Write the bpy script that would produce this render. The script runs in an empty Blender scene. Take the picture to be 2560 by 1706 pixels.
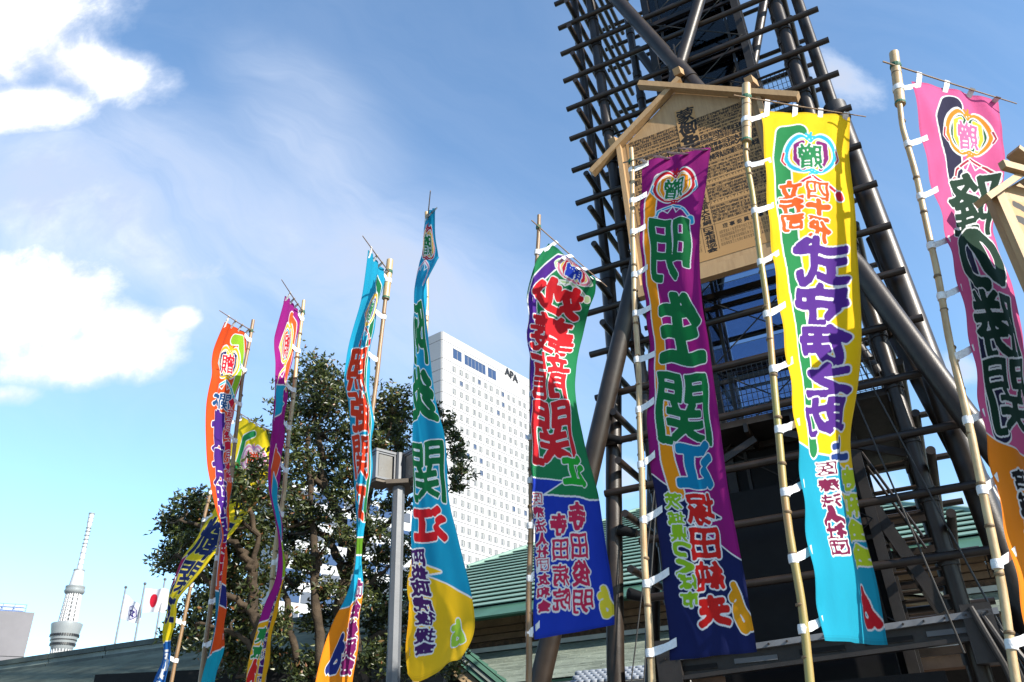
import bpy, math, random
import numpy as np
from mathutils import Vector, Matrix

rnd = random.Random(7)
SC = bpy.context.scene
COL = SC.collection
R = math.radians

# ------------------------------------------------------------ camera, light, exposure
FPX, PITCH, ROLL, EYE = 28 / 36 * 2560, R(29.42), R(-2.726), 1.6     # 28 mm lens, tilted up, slightly rolled
cam_d = bpy.data.cameras.new('camera')
cam_d.sensor_width = 36.0
cam_d.lens = 28.0
cam_d.clip_start, cam_d.clip_end = 0.1, 9000.0
cam = bpy.data.objects.new('camera', cam_d)
_u = Vector((0, -math.sin(PITCH), math.cos(PITCH)))
_r = Vector((1, 0, 0))
_x = _r * math.cos(ROLL) + _u * math.sin(ROLL)
_y = _u * math.cos(ROLL) - _r * math.sin(ROLL)
_m = Matrix((_x, _y, _x.cross(_y))).transposed().to_4x4()
_m.translation = (0, 0, EYE)
cam.matrix_world = _m
COL.objects.link(cam)
SC.camera = cam
SC.view_settings.view_transform = 'Standard'
SC.view_settings.look = 'None'
SC.view_settings.gamma = 1.0
SC.view_settings.use_curve_mapping = False
SC.view_settings.exposure = 1.20

SUN_AZ, SUN_EL = R(131), R(29)                  # azimuth clockwise from the view direction (+Y)
S_DIR = Vector((math.sin(SUN_AZ) * math.cos(SUN_EL), math.cos(SUN_AZ) * math.cos(SUN_EL), math.sin(SUN_EL)))
sun_d = bpy.data.lights.new('sun', 'SUN')
sun_d.energy = 5.0
sun_d.angle = R(0.5)
sun_d.color = (1.0, 0.93, 0.82)
sun = bpy.data.objects.new('sun', sun_d)
sun.rotation_euler = S_DIR.to_track_quat('Z', 'Y').to_euler()
sun.location = S_DIR * 100
COL.objects.link(sun)

def cdir(x, y):
    """direction in the world of a pixel of the photograph (used once, to lay the scene out)"""
    X, D = (x - 1280) / FPX, (y - 853) / FPX
    a, b = math.cos(ROLL) * X + math.sin(ROLL) * D, -math.sin(ROLL) * X + math.cos(ROLL) * D
    return Vector((a, math.cos(PITCH) + b * math.sin(PITCH), math.sin(PITCH) - b * math.cos(PITCH)))

def at(x, y, Y):
    d = cdir(x, y)
    return Vector((0, 0, EYE)) + d * (Y / d.y)

def at_h(x, y, z):
    d = cdir(x, y)
    return Vector((0, 0, EYE)) + d * ((z - EYE) / d.z)

def hit(x, y, P0, n):
    d = cdir(x, y)
    o = Vector((0, 0, EYE))
    return o + d * ((P0 - o).dot(n) / d.dot(n))

# ------------------------------------------------------------ sky
W = bpy.data.worlds.new('World')
SC.world = W
W.use_nodes = True
wt = W.node_tree
for n_ in list(wt.nodes):
    wt.nodes.remove(n_)

class G:
    """small helper: node graph arithmetic"""
    def __init__(s, t): s.t = t
    def node(s, typ, **kw):
        n = s.t.nodes.new(typ)
        for k, v in kw.items():
            setattr(n, k, v)
        return n
    def put(s, sock, v):
        if isinstance(v, bpy.types.NodeSocket): s.t.links.new(v, sock)
        else: sock.default_value = v
    def m(s, op, a, b=0.0, c=0.0, clamp=False):
        n = s.node('ShaderNodeMath', operation=op)
        n.use_clamp = clamp
        s.put(n.inputs[0], a); s.put(n.inputs[1], b); s.put(n.inputs[2], c)
        return n.outputs[0]
    def step(s, a, lo, hi):
        n = s.node('ShaderNodeMapRange', interpolation_type='SMOOTHSTEP')
        s.put(n.inputs[0], a); s.put(n.inputs[1], lo); s.put(n.inputs[2], hi)
        return n.outputs[0]
    def mix(s, f, a, b, blend='MIX'):
        n = s.node('ShaderNodeMix', data_type='RGBA', blend_type=blend)
        s.put(n.inputs[0], f); s.put(n.inputs[6], a); s.put(n.inputs[7], b)
        return n.outputs[2]
    def noise(s, vec, scale, detail=5.0, rough=0.55, dist=0.0):
        n = s.node('ShaderNodeTexNoise')
        if vec is not None: s.put(n.inputs['Vector'], vec)
        n.inputs['Scale'].default_value = scale
        n.inputs['Detail'].default_value = detail
        n.inputs['Roughness'].default_value = rough
        n.inputs['Distortion'].default_value = dist
        return n.outputs['Fac']
    def xyz(s, a, b, c):
        n = s.node('ShaderNodeCombineXYZ')
        s.put(n.inputs[0], a); s.put(n.inputs[1], b); s.put(n.inputs[2], c)
        return n.outputs[0]

g = G(wt)
sky = g.node('ShaderNodeTexSky', sky_type='NISHITA')
sky.sun_disc = False
sky.sun_elevation = SUN_EL
sky.sun_rotation = SUN_AZ
sky.altitude = 0
sky.air_density = 1.0
sky.dust_density = 0.35
sky.ozone_density = 1.3
tc = g.node('ShaderNodeTexCoord')
sep = g.node('ShaderNodeSeparateXYZ')
wt.links.new(tc.outputs['Generated'], sep.inputs[0])
DX, DY, DZ = sep.outputs
yy = g.m('MAXIMUM', DY, 0.06)
U = g.m('DIVIDE', DX, yy)
V = g.m('DIVIDE', DZ, yy)
front = g.step(DY, 0.06, 0.3)
pv = g.xyz(U, V, 0.0)
# clouds live on a layer: positions as (heading, height) in the sky
def blob(x, y, rx, ry, ang=0.0):
    d = cdir(x, y); cu, cw = d.x / d.y, d.z / d.y
    e = cdir(x + 60, y); k = math.hypot(e.x / e.y - cu, e.z / e.y - cw) / 60.0
    ca, sa = math.cos(R(ang)), math.sin(R(ang))
    du = g.m('SUBTRACT', U, cu); dw = g.m('SUBTRACT', V, cw)
    p = g.m('ADD', g.m('MULTIPLY', du, ca / (rx * k)), g.m('MULTIPLY', dw, sa / (rx * k)))
    q = g.m('ADD', g.m('MULTIPLY', du, -sa / (ry * k)), g.m('MULTIPLY', dw, ca / (ry * k)))
    r2 = g.m('ADD', g.m('MULTIPLY', p, p), g.m('MULTIPLY', q, q))
    return g.m('SUBTRACT', 1.0, g.m('SQRT', r2))
def union(bl):
    o = bl[0]
    for b in bl[1:]:
        o = g.m('SMOOTH_MAX', o, b, 0.25)
    return o
fb = g.noise(pv, 4.6, 12.0, 0.62, 0.35)
fb2 = g.noise(pv, 15.0, 9.0, 0.66, 0.3)
wob = g.m('ADD', g.m('MULTIPLY', g.m('SUBTRACT', fb, 0.5), 2.1), g.m('MULTIPLY', g.m('SUBTRACT', fb2, 0.5), 0.55))
heavy = union([blob(60, 760, 330, 240), blob(330, 840, 210, 130, -20), blob(200, 900, 300, 90), blob(440, 800, 90, 60, 10),
               blob(20, 60, 290, 330), blob(230, 170, 260, 110, -30), blob(60, 270, 230, 120)])
dens = g.m('POWER', g.step(g.m('ADD', heavy, g.m('MULTIPLY', wob, 0.62)), -0.22, 0.62), 1.25)
soft = union([blob(470, 690, 170, 90, 25), blob(20, 985, 150, 60), blob(2095, 190, 100, 150, 20),
              blob(2140, 1240, 140, 80), blob(1560, 1190, 100, 100), blob(2390, 930, 80, 60), blob(2500, 1260, 150, 90)])
dsoft = g.m('MULTIPLY', g.step(g.m('ADD', soft, g.m('MULTIPLY', wob, 1.15)), 0.0, 1.25), 0.85)
# thin high veil: stretched, warped noise
wx = g.noise(pv, 1.6, 4.0, 0.5)
ra = g.m('ADD', g.m('MULTIPLY', U, 1.0), g.m('MULTIPLY', V, 1.15))
rb = g.m('SUBTRACT', g.m('MULTIPLY', V, 0.8), g.m('MULTIPLY', U, 0.65))
st = g.noise(g.xyz(g.m('ADD', g.m('MULTIPLY', ra, 3.4), g.m('MULTIPLY', wx, 2.4)), g.m('ADD', g.m('MULTIPLY', rb, 1.5), wx), 3.3), 1.1, 9.0, 0.62, 0.35)
veil = union([blob(180, 470, 520, 260, -10), blob(300, 560, 760, 420, -30), blob(800, 360, 420, 170, -55), blob(900, 680, 700, 330, -30)])
dveil = g.m('MULTIPLY', g.step(veil, -0.45, 0.9), g.m('ADD', 0.34, g.m('MULTIPLY', g.step(st, 0.25, 0.80), 0.55)))
dveil = g.m('ADD', g.m('MULTIPLY', dveil, 0.80), g.m('MULTIPLY', g.step(st, 0.2, 0.9), 0.10))
al = g.m('MAXIMUM', g.m('MAXIMUM', dens, dsoft), dveil)
al = g.m('MULTIPLY', al, front)
# the rest of the sky carries the same scattered cloud
gen = g.noise(tc.outputs['Generated'], 3.0, 8.0, 0.58, 0.3)
dgen = g.m('MULTIPLY', g.step(gen, 0.63, 0.78), g.m('SUBTRACT', 1.0, front))
dgen = g.m('MULTIPLY', dgen, g.step(DZ, 0.0, 0.15))
al = g.m('MAXIMUM', al, dgen)
body = g.m('MULTIPLY', g.step(g.m('ADD', g.m('ADD', fb, g.m('MULTIPLY', fb2, 0.45)), g.m('MULTIPLY', heavy, 0.25)), 0.50, 1.0), 1.0)
ccol = g.mix(body, (2.5, 2.7, 3.2, 1), (5.2, 5.2, 5.1, 1))
ccol = g.mix(g.step(al, 0.3, 0.95), (3.3, 3.6, 4.2, 1), ccol)
# even cool tint over the whole sky colour
skyc = g.mix(1.0, sky.outputs[0], (0.84, 1.02, 1.10, 1), 'MULTIPLY')
colr = g.mix(al, skyc, ccol)
bg = g.node('ShaderNodeBackground')
g.put(bg.inputs[0], colr)
bg.inputs[1].default_value = 0.125
wo = g.node('ShaderNodeOutputWorld')
wt.links.new(bg.outputs[0], wo.inputs[0])

# ------------------------------------------------------------ object helpers
def lin(c):
    f = lambda v: v / 12.92 if v <= 0.04045 else ((v + 0.055) / 1.055) ** 2.4
    return tuple(f(v / 255.0) for v in c)

def tag(o, label=None, cat=None, group=None, kind=None):
    if label: o['label'] = label
    if cat: o['category'] = cat
    if group: o['group'] = group
    if kind: o['kind'] = kind
    return o

def thing(name, label, cat, loc=(0, 0, 0), group=None):
    o = bpy.data.objects.new(name, None)
    o.location = loc
    o.empty_display_size = 0.2
    COL.objects.link(o)
    return tag(o, label, cat, group)

class MB:
    """mesh builder in world coordinates"""
    def __init__(s):
        s.v, s.f, s.mi, s.uv = [], [], [], {}
    def add(s, vs, fs, mi=0):
        b = len(s.v)
        s.v.extend([tuple(p) for p in vs])
        for f in fs:
            s.f.append([b + i for i in f]); s.mi.append(mi)
        return b
    def box(s, c, ax, ay, az, mi=0):
        """box from centre and three half-axis vectors"""
        c, ax, ay, az = Vector(c), Vector(ax), Vector(ay), Vector(az)
        vs = [c + ax * i + ay * j + az * k for i in (-1, 1) for j in (-1, 1) for k in (-1, 1)]
        fs = [(0, 1, 3, 2), (4, 6, 7, 5), (0, 4, 5, 1), (2, 3, 7, 6), (0, 2, 6, 4), (1, 5, 7, 3)]
        s.add(vs, fs, mi)
    def beam(s, a, b, w, h, up=(0, 0, 1), mi=0):
        a, b = Vector(a), Vector(b)
        d = (b - a)
        t = d.normalized()
        x = t.cross(Vector(up)).normalized()
        z = x.cross(t)
        s.box((a + b) / 2, d / 2, x * (w / 2), z * (h / 2), mi)
    def tube(s, path, rad, n=10, mi=0, caps=True):
        path = [Vector(p) for p in path]
        m = len(path)
        if not hasattr(rad, '__len__'): rad = [rad] * m
        vs, fs = [], []
        prev = None
        for i, p in enumerate(path):
            t = (path[min(i + 1, m - 1)] - path[max(i - 1, 0)]).normalized()
            if prev is None:
                ref = Vector((0, 0, 1)) if abs(t.z) < 0.9 else Vector((1, 0, 0))
                x = t.cross(ref).normalized()
            else:
                x = (prev - t * prev.dot(t)).normalized()
            prev = x
            y = t.cross(x)
            for j in range(n):
                a = 2 * math.pi * j / n
                vs.append(p + (x * math.cos(a) + y * math.sin(a)) * rad[i])
        for i in range(m - 1):
            for j in range(n):
                k = (j + 1) % n
                fs.append((i * n + j, i * n + k, (i + 1) * n + k, (i + 1) * n + j))
        if caps:
            fs.append(tuple(range(n - 1, -1, -1)))
            fs.append(tuple((m - 1) * n + j for j in range(n)))
        s.add(vs, fs, mi)
    def lathe(s, c, prof, n=24, mi=0):
        c = Vector(c)
        vs = [c + Vector((r * math.cos(2 * math.pi * j / n), r * math.sin(2 * math.pi * j / n), z)) for r, z in prof for j in range(n)]
        fs = [(i * n + j, i * n + (j + 1) % n, (i + 1) * n + (j + 1) % n, (i + 1) * n + j) for i in range(len(prof) - 1) for j in range(n)]
        fs.append(tuple(range(n - 1, -1, -1)))
        fs.append(tuple((len(prof) - 1) * n + j for j in range(n)))
        s.add(vs, fs, mi)
    def slab(s, pts, off, mi=0):
        """a planar polygon given depth along the vector off"""
        n = len(pts); off = Vector(off)
        pts = [Vector(p) for p in pts]
        vs = pts + [p + off for p in pts]
        fs = [tuple(range(n)), tuple(range(2 * n - 1, n - 1, -1))]
        for i in range(n):
            j = (i + 1) % n
            fs.append((i, i + n, j + n, j))
        s.add(vs, fs, mi)
    def mesh(s, name, mats):
        me = bpy.data.meshes.new(name)
        me.from_pydata(s.v, [], s.f)
        for m in (mats if isinstance(mats, (list, tuple)) else [mats]):
            me.materials.append(m)
        if any(s.mi):
            me.polygons.foreach_set('material_index', s.mi)
        return me
    def build(s, name, mats, parent=None, smooth=False, kind=None, fix=True):
        me = s.mesh(name, mats)
        if fix:
            import bmesh
            bm = bmesh.new(); bm.from_mesh(me)
            bmesh.ops.recalc_face_normals(bm, faces=bm.faces)
            bm.to_mesh(me); bm.free()
        if smooth:
            me.polygons.foreach_set('use_smooth', [True] * len(me.polygons))
            try: me.set_sharp_from_angle(angle=R(40))
            except Exception: pass
        return link(name, me, parent, kind=kind)

def origin_of(p):
    o = Vector((0, 0, 0))
    while p is not None:
        o += p.location; p = p.parent
    return o

def link(name, me, parent=None, loc=None, rotz=None, kind=None):
    o = bpy.data.objects.new(name, me)
    if parent is not None:
        o.parent = parent
        o.location = (Vector(loc) if loc is not None else Vector((0, 0, 0))) - origin_of(parent)
    elif loc is not None:
        o.location = loc
    if rotz is not None: o.rotation_euler = (0, 0, rotz)
    if kind: o['kind'] = kind
    COL.objects.link(o)
    return o

# ------------------------------------------------------------ materials
ALB = 0.72                                             # measured brightness of lit paint to real albedo
def mat(name, col, rough=0.6, metal=0.0, var=0.12, scale=6.0, bump=0.0, bscale=40.0, spec=0.5, col2=None, stretch=None):
    m = bpy.data.materials.new(name)
    m.use_nodes = True
    t = m.node_tree
    b = t.nodes['Principled BSDF']
    q = G(t)
    co = q.node('ShaderNodeTexCoord').outputs['Object']
    if stretch:
        mp = q.node('ShaderNodeMapping'); mp.inputs['Scale'].default_value = stretch
        t.links.new(co, mp.inputs['Vector']); co = mp.outputs[0]
    col = tuple(v * ALB for v in col); col2 = tuple(v * ALB for v in col2) if col2 else None
    c = tuple(col) + (1,)
    c2 = tuple(col2) + (1,) if col2 else tuple(max(0, v * (1 - 2 * var)) for v in col) + (1,)
    n1 = q.noise(co, scale, 6.0, 0.6)
    f = q.step(n1, 0.3, 0.75)
    t.links.new(q.mix(f, c, c2), b.inputs['Base Color'])
    n2 = q.noise(co, scale * 3.7, 4.0)
    t.links.new(q.m('ADD', rough - 0.08, q.m('MULTIPLY', n2, 0.16)), b.inputs['Roughness'])
    b.inputs['Metallic'].default_value = metal
    b.inputs['Specular IOR Level'].default_value = spec
    if bump:
        bp = q.node('ShaderNodeBump'); bp.inputs['Strength'].default_value = bump
        bp.inputs['Distance'].default_value = 0.02
        t.links.new(q.noise(co, bscale, 5.0), bp.inputs['Height'])
        t.links.new(bp.outputs[0], b.inputs['Normal'])
    return m

def glass_mat(name, col, rough=0.05, spec=0.6):
    m = bpy.data.materials.new(name); m.use_nodes = True
    b = m.node_tree.nodes['Principled BSDF']
    b.inputs['Base Color'].default_value = tuple(col) + (1,)
    b.inputs['Roughness'].default_value = rough
    b.inputs['Specular IOR Level'].default_value = spec
    return m

def clear_glass(name, tint):
    m = bpy.data.materials.new(name); m.use_nodes = True
    t = m.node_tree; q = G(t)
    tr = q.node('ShaderNodeBsdfTransparent'); tr.inputs[0].default_value = tint + (1,)
    gl = q.node('ShaderNodeBsdfGlossy'); gl.inputs['Roughness'].default_value = .03
    fr = q.node('ShaderNodeFresnel'); fr.inputs[0].default_value = 1.45
    mx = q.node('ShaderNodeMixShader')
    t.links.new(fr.outputs[0], mx.inputs[0]); t.links.new(tr.outputs[0], mx.inputs[1]); t.links.new(gl.outputs[0], mx.inputs[2])
    t.links.new(mx.outputs[0], t.nodes['Material Output'].inputs[0])
    return m

def seg_mats():
    M = {}
    M['steel'] = mat('dark_bronze_steel', (0.034, 0.023, 0.016), 0.40, 0.1, 0.3, 3.0, 0.10, 60, spec=.4)
    M['steel_flat'] = mat('dark_steel_plate', (0.030, 0.025, 0.023), 0.5, 0.2, 0.25, 4.0, 0.1, 50)
    M['steel_light'] = mat('grey_painted_steel', (0.20, 0.21, 0.23), 0.5, 0.2, 0.15, 5.0)
    M['galv'] = mat('lamp_post_grey_paint', (0.125, 0.135, 0.15), 0.5, 0.1, 0.08, 3.0, 0.03, 80)
    M['black'] = mat('black_panel', (0.006, 0.006, 0.007), 0.6, 0.0, 0.2, 3.0, spec=.2)  # black taken deeper in place of the missing shade under the tower
    M['shaft_glass'] = clear_glass('blue_shaft_glass', (0.60, 0.66, 0.76))
    M['bamboo'] = mat('dry_bamboo', (0.54, 0.40, 0.215), 0.38, 0, 0.2, 3.5, 0.1, 120, col2=(0.38, 0.235, 0.10), stretch=(5, 5, 1.6))
    M['bamboo_green'] = mat('green_bamboo', (0.30, 0.27, 0.07), 0.4, 0, 0.2, 2.0, 0.1, 120, col2=(0.36, 0.185, 0.065), stretch=(3, 3, 0.6))
    M['bamboo_brown'] = mat('brown_bamboo', (0.30, 0.18, 0.085), 0.45, 0, 0.2, 2.5, 0.1, 120, stretch=(6, 6, 0.8))
    M['node'] = mat('bamboo_node_ring', (0.17, 0.105, 0.045), 0.6)
    M['cord'] = mat('green_cord', (0.02, 0.13, 0.07), 0.7)
    M['tie'] = mat('white_cotton_tie', (0.80, 0.80, 0.81), 0.85, 0, 0.06, 30, 0.5, 45)
    M['timber'] = mat('pale_planed_cypress', (0.43, 0.27, 0.125), 0.6, 0, 0.2, 2.4, 0.15, 60, col2=(0.34, 0.205, 0.09), stretch=(7, 7, 1.0))
    M['copper'] = mat('green_copper_roof', (0.165, 0.285, 0.23), 0.6, 0, 0.12, 0.9, 0.1, 12, col2=(0.215, 0.335, 0.275))
    M['copper_dark'] = mat('deep_green_copper_edge', (0.055, 0.155, 0.105), 0.6, 0, 0.15, 1.2)
    M['copper_pale'] = mat('pale_green_roof_shingle', (0.30, 0.34, 0.27), 0.7, 0, 0.2, 1.4, 0.3, 9)
    M['copper_grey'] = mat('weathered_grey_green_roof', (0.20, 0.235, 0.21), 0.65, 0, 0.2, 1.3)
    M['ridge'] = mat('dark_ridge_copper', (0.045, 0.06, 0.05), 0.6, 0, 0.3, 2.0)
    M['brick'] = mat('brown_stone_panel', (0.205, 0.115, 0.066), 0.75, 0, 0.2, 2.5, 0.3, 14)
    M['brick_rough'] = mat('rough_brown_stone', (0.135, 0.072, 0.042), 0.9, 0, 0.35, 9, 1.0, 22)
    M['cream_edge'] = mat('pale_roof_edge', (0.58, 0.57, 0.54), 0.7, 0, 0.1, 2.0)
    M['hotel'] = mat('white_precast_panel', (0.44, 0.44, 0.45), 0.6, 0, 0.03, 0.08)
    M['hotel_joint'] = mat('panel_joint_grey', (0.22, 0.22, 0.235), 0.8)
    M['hotel_frame'] = mat('window_surround_white', (0.40, 0.41, 0.41), 0.5, 0, 0.03)
    M['curtain'] = mat('grey_curtain', (0.30, 0.31, 0.31), 0.85)
    M['hotel_glass'] = glass_mat('dark_window_glass', (0.07, 0.075, 0.09), 0.12)
    M['hotel_blue'] = glass_mat('blue_window_glass', (0.025, 0.045, 0.10), 0.12)
    M['letter'] = mat('black_sign_letter', (0.012, 0.012, 0.016), 0.5)
    M['sky_white'] = mat('white_tower_steel', (0.50, 0.51, 0.53), 0.6, 0, 0.02)
    M['sky_grey'] = mat('grey_tower_deck', (0.26, 0.285, 0.30), 0.4, 0.1, 0.05, 0.05)
    M['sky_dark'] = mat('tower_dark_gap', (0.17, 0.18, 0.20), 0.6)
    M['plaster'] = mat('shade_grey_render', (0.19, 0.185, 0.20), 0.85, 0, 0.08, 0.4)  # tone lowered to carry the shade that the sunlit wall lacks
    M['blue_rail'] = mat('blue_roof_rail', (0.16, 0.26, 0.55), 0.6)
    M['bark'] = mat('brown_bark', (0.085, 0.062, 0.042), 0.95, 0, 0.3, 4.0, 1.0, 22, col2=(0.035, 0.027, 0.02), spec=.15)
    M['shade_wall'] = mat('shaded_wall', (0.05, 0.045, 0.042), 0.8)  # shade below the roofs put into the wall colour
    M['tan'] = mat('tan_gable_board', (0.36, 0.25, 0.13), 0.7, 0, 0.1, 1.5)
    M['acryl'] = mat('frosted_lamp_panel', (0.21, 0.20, 0.18), 0.25, 0, 0.1, 2.0)
    M['lamp_metal'] = mat('brushed_lamp_frame', (0.17, 0.175, 0.185), 0.4, 0.4, 0.05)
    M['lamp_under'] = mat('brown_lamp_base', (0.11, 0.085, 0.06), 0.6)
    M['white_tile'] = mat('white_wall_tile', (0.27, 0.30, 0.35), 0.5, 0, 0.12, 3)
    M['office'] = mat('pale_office_wall', (0.50, 0.52, 0.55), 0.7, 0, 0.06, 0.3)
    M['cable'] = mat('thin_dark_cable', (0.03, 0.028, 0.026), 0.5)
    M['concrete'] = mat('pale_concrete', (0.47, 0.46, 0.44), 0.8, 0, 0.1, 2.0, 0.15)
    return M
M = seg_mats()

def leaf_mat(name, a, b, c):
    m = bpy.data.materials.new(name); m.use_nodes = True
    t = m.node_tree; q = G(t); p = t.nodes['Principled BSDF']
    ge = q.node('ShaderNodeNewGeometry')
    r = ge.outputs['Random Per Island']
    k = q.mix(q.step(r, 0.35, 0.9), a + (1,), b + (1,))
    k = q.mix(q.step(r, 0.93, 0.97), k, c + (1,))
    t.links.new(k, p.inputs['Base Color'])
    p.inputs['Roughness'].default_value = 0.42
    p.inputs['Specular IOR Level'].default_value = 0.5
    tr = q.node('ShaderNodeBsdfTranslucent')
    t.links.new(q.mix(1.0, k, (1.3, 1.5, 0.6, 1), 'MULTIPLY'), tr.inputs[0])
    mx = q.node('ShaderNodeMixShader'); mx.inputs[0].default_value = 0.22
    t.links.new(p.outputs[0], mx.inputs[1]); t.links.new(tr.outputs[0], mx.inputs[2])
    t.links.new(mx.outputs[0], t.nodes['Material Output'].inputs[0])
    return m
M['leaf'] = leaf_mat('glossy_evergreen_leaf', (0.020, 0.031, 0.009), (0.088, 0.104, 0.028), (0.17, 0.075, 0.03))

# ------------------------------------------------------------ ground
b = MB()
b.add([(-6000, -6000, 0), (6000, -6000, 0), (6000, 6000, 0), (-6000, 6000, 0)], [(0, 1, 2, 3)])
gm = mat('plaza_paving', (0.26, 0.25, 0.24), 0.8, 0, 0.12, 0.6, 0.2, 3)
tag(b.build('ground', gm), kind='structure')

# ============================================================ THE HALL AND ITS ROOFS
Z = Vector((0, 0, 1))
def wedge(mb, a0, a1, c0, c1, P, d, up, n, lo, hi, th=0.0, mi=0):
    """one overlapping course of a roof: thick at its lower edge, thin at its upper edge"""
    p = lambda a, bb, h: P + d * a + up * bb + n * h
    u_ = max(th - 0.03, th * .35)
    vs = [p(a0, lo, th), p(c0, lo, th), p(c1, hi, 0.012), p(a1, hi, 0.012), p(a0, lo, u_), p(c0, lo, u_), p(c1, hi, -0.02), p(a1, hi, -0.02)]
    mb.add(vs, [(0, 1, 2, 3), (4, 7, 6, 5), (0, 4, 5, 1), (1, 5, 6, 2), (2, 6, 7, 3), (3, 7, 4, 0)], mi)

EH = 6.6
EA, EB = at_h(1187, 1522, EH), at_h(2310, 1360, EH)
HD = (EB - EA).normalized()
HP = Vector((-HD.y, HD.x, 0))
if HP.y < 0: HP = -HP
hall = thing('sports_hall', 'large hall with stepped green copper roof over brown stone walls behind the lattice tower', 'building', (EA.x, EA.y, 0))
pit = R(25)
HU = (HP * math.cos(pit) + Z * math.sin(pit))
HN = HD.cross(HU).normalized()
if HN.z < 0: HN = -HN
sil = []
for x, y in [(1170, 1421), (1588, 1279), (1750, 1243), (1890, 1236), (2010, 1243), (2270, 1266), (2505, 1288), (2700, 1309)]:
    h = hit(x, y, EA, HN) - EA
    sil.append((h.dot(HD), h.dot(HU)))
def prof(bv, pts):
    """where a level line of the roof meets its outline"""
    for (a0, b0), (a1, b1) in zip(pts[:-1], pts[1:]):
        if (b0 - bv) * (b1 - bv) <= 0 and b0 != b1:
            return a0 + (a1 - a0) * (bv - b0) / (b1 - b0)
    return None
top = max(range(len(sil)), key=lambda i: sil[i][1])
lft = sil[:top + 1]; rgt = sil[top:]
sl = (lft[1][0] - lft[0][0]) / (lft[1][1] - lft[0][1])
lft = [(lft[0][0] - (lft[0][1] + 1) * sl, -1)] + lft
sr = (rgt[-1][0] - rgt[-2][0]) / (rgt[-1][1] - rgt[-2][1])
rgt = rgt + [(rgt[-1][0] + sr * (-1 - rgt[-1][1]), -1)]
db = (sil[0][1]) / 12.0
nC = int(sil[top][1] / db)
for i in range(nC):
    lo, hi = i * db, (i + 1) * db + 0.03
    a0, a1 = prof(lo, lft), prof(min(hi, sil[top][1] - 0.01), lft)
    c0, c1 = prof(lo, rgt), prof(min(hi, sil[top][1] - 0.01), rgt)
    a0 = max(a0, -24); a1 = max(a1, -24); c0 = min(c0, 32); c1 = min(c1, 32)
    mb = MB()
    wedge(mb, a0, a1, c0, c1, EA, HD, HU, HN, lo - .035, hi, 0.095)
    # seams: sheets of copper butt along each course
    mb.build('roof_course', M['copper'], hall)
mb = MB()
mb.slab([EA + HD * max(-24, min(32, a)) + HU * bb - HN * .03 for a, bb in lft[::-1] + [] ][::-1] + [EA + HD * max(-24, min(32, a)) + HU * bb - HN * .03 for a, bb in rgt[1:]], -HN * .05)
mb.build('roof_deck', M['copper_dark'], hall)
# hip caps
for pts in (lft[1:], rgt[:-1]):
    mb = MB()
    mb.tube([EA + HD * a + HU * bb + HN * 0.03 for a, bb in pts], 0.12, 8)
    mb.build('hip_cap', M['copper'], hall, True)
# fascia: three dark green steps, then brown stone bands
def band(name, m, zlo, zhi, out, depth, a0=-24, a1=32, parent=hall, pan=None, gap=0.012):
    """a horizontal band along the hall; out = distance towards the plaza from the eave line"""
    ln = a1 - a0
    k = max(1, int(round(ln / pan))) if pan else 1
    for i in range(k):
        s0, s1 = a0 + ln * i / k + (gap if pan else 0), a0 + ln * (i + 1) / k - (gap if pan else 0)
        mb = MB()
        c = EA + HD * ((s0 + s1) / 2) - HP * (out - depth / 2)
        c.z = (zlo + zhi) / 2
        mb.box(c, HD * ((s1 - s0) / 2), HP * (depth / 2), Z * ((zhi - zlo) / 2))
        mb.build(name, m, parent)
band('fascia_board', M['copper_dark'], 6.49, 6.60, 0.03, 0.5)
band('fascia_board', M['copper_dark'], 6.375, 6.482, -0.03, 0.5)
band('fascia_board', M['copper_dark'], 6.26, 6.367, -0.09, 0.5)
band('stone_panel', M['brick'], 6.07, 6.26, -0.25, 0.5, pan=2.6)
band('stone_panel', M['brick'], 5.88, 6.05, -0.45, 0.5, pan=2.6)
band('stone_panel', M['brick'], 5.69, 5.86, -0.55, 0.5, pan=2.6)
band('rough_stone_band', M['brick_rough'], 5.50, 5.67, -0.62, 0.5)
band('wall', M['shade_wall'], 0.0, 5.45, -0.7, 0.4)
# pent roof over the entrance
PW = 4.0
P0 = EA - HP * 0.0 + Vector((0, 0, 5.33 - EH)) + HP * 0.55
pu = (HP * math.cos(R(20)) + Z * math.sin(R(20)))
pn = HD.cross(pu).normalized()
if pn.z < 0: pn = -pn
band('roof_flashing', M['cream_edge'], 5.36, 5.49, -0.46, 0.35)
rowsN = 34
mb = MB()
for i in range(rowsN):
    s0 = -PW + PW * i / rowsN
    j = (i % 2) * 0.35
    a = -14 + j
    while a < 30:
        w = 0.7
        wedge(mb, a + .006, a + .006, a + w - .006, a + w - .006, P0, HD, pu, pn, s0, s0 + PW / rowsN + 0.01, 0.016 + 0.010 * rnd.random())
        a += w
o = mb.build('roof_shingles', M['copper_pale'], hall, kind='stuff')
mb = MB(); mb.slab([P0 - HD * 14 - pn * .03, P0 + HD * 30 - pn * .03, P0 + HD * 30 - pu * PW - pn * .03, P0 - HD * 14 - pu * PW - pn * .03], -pn * .05); mb.build('roof_deck', M['copper_dark'], hall)
pe = P0 - pu * PW
mb = MB(); mb.box(pe + HD * 8 - Z * 0.14 + HP * .1, HD * 22, HP * 0.06, Z * 0.12); mb.build('eave_board', M['cream_edge'], hall)
mb = MB(); mb.box(pe + HD * 8 - Z * 0.40 + HP * .5, HD * 22, HP * 0.3, Z * 0.14); mb.build('soffit', M['brick'], hall)
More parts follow.
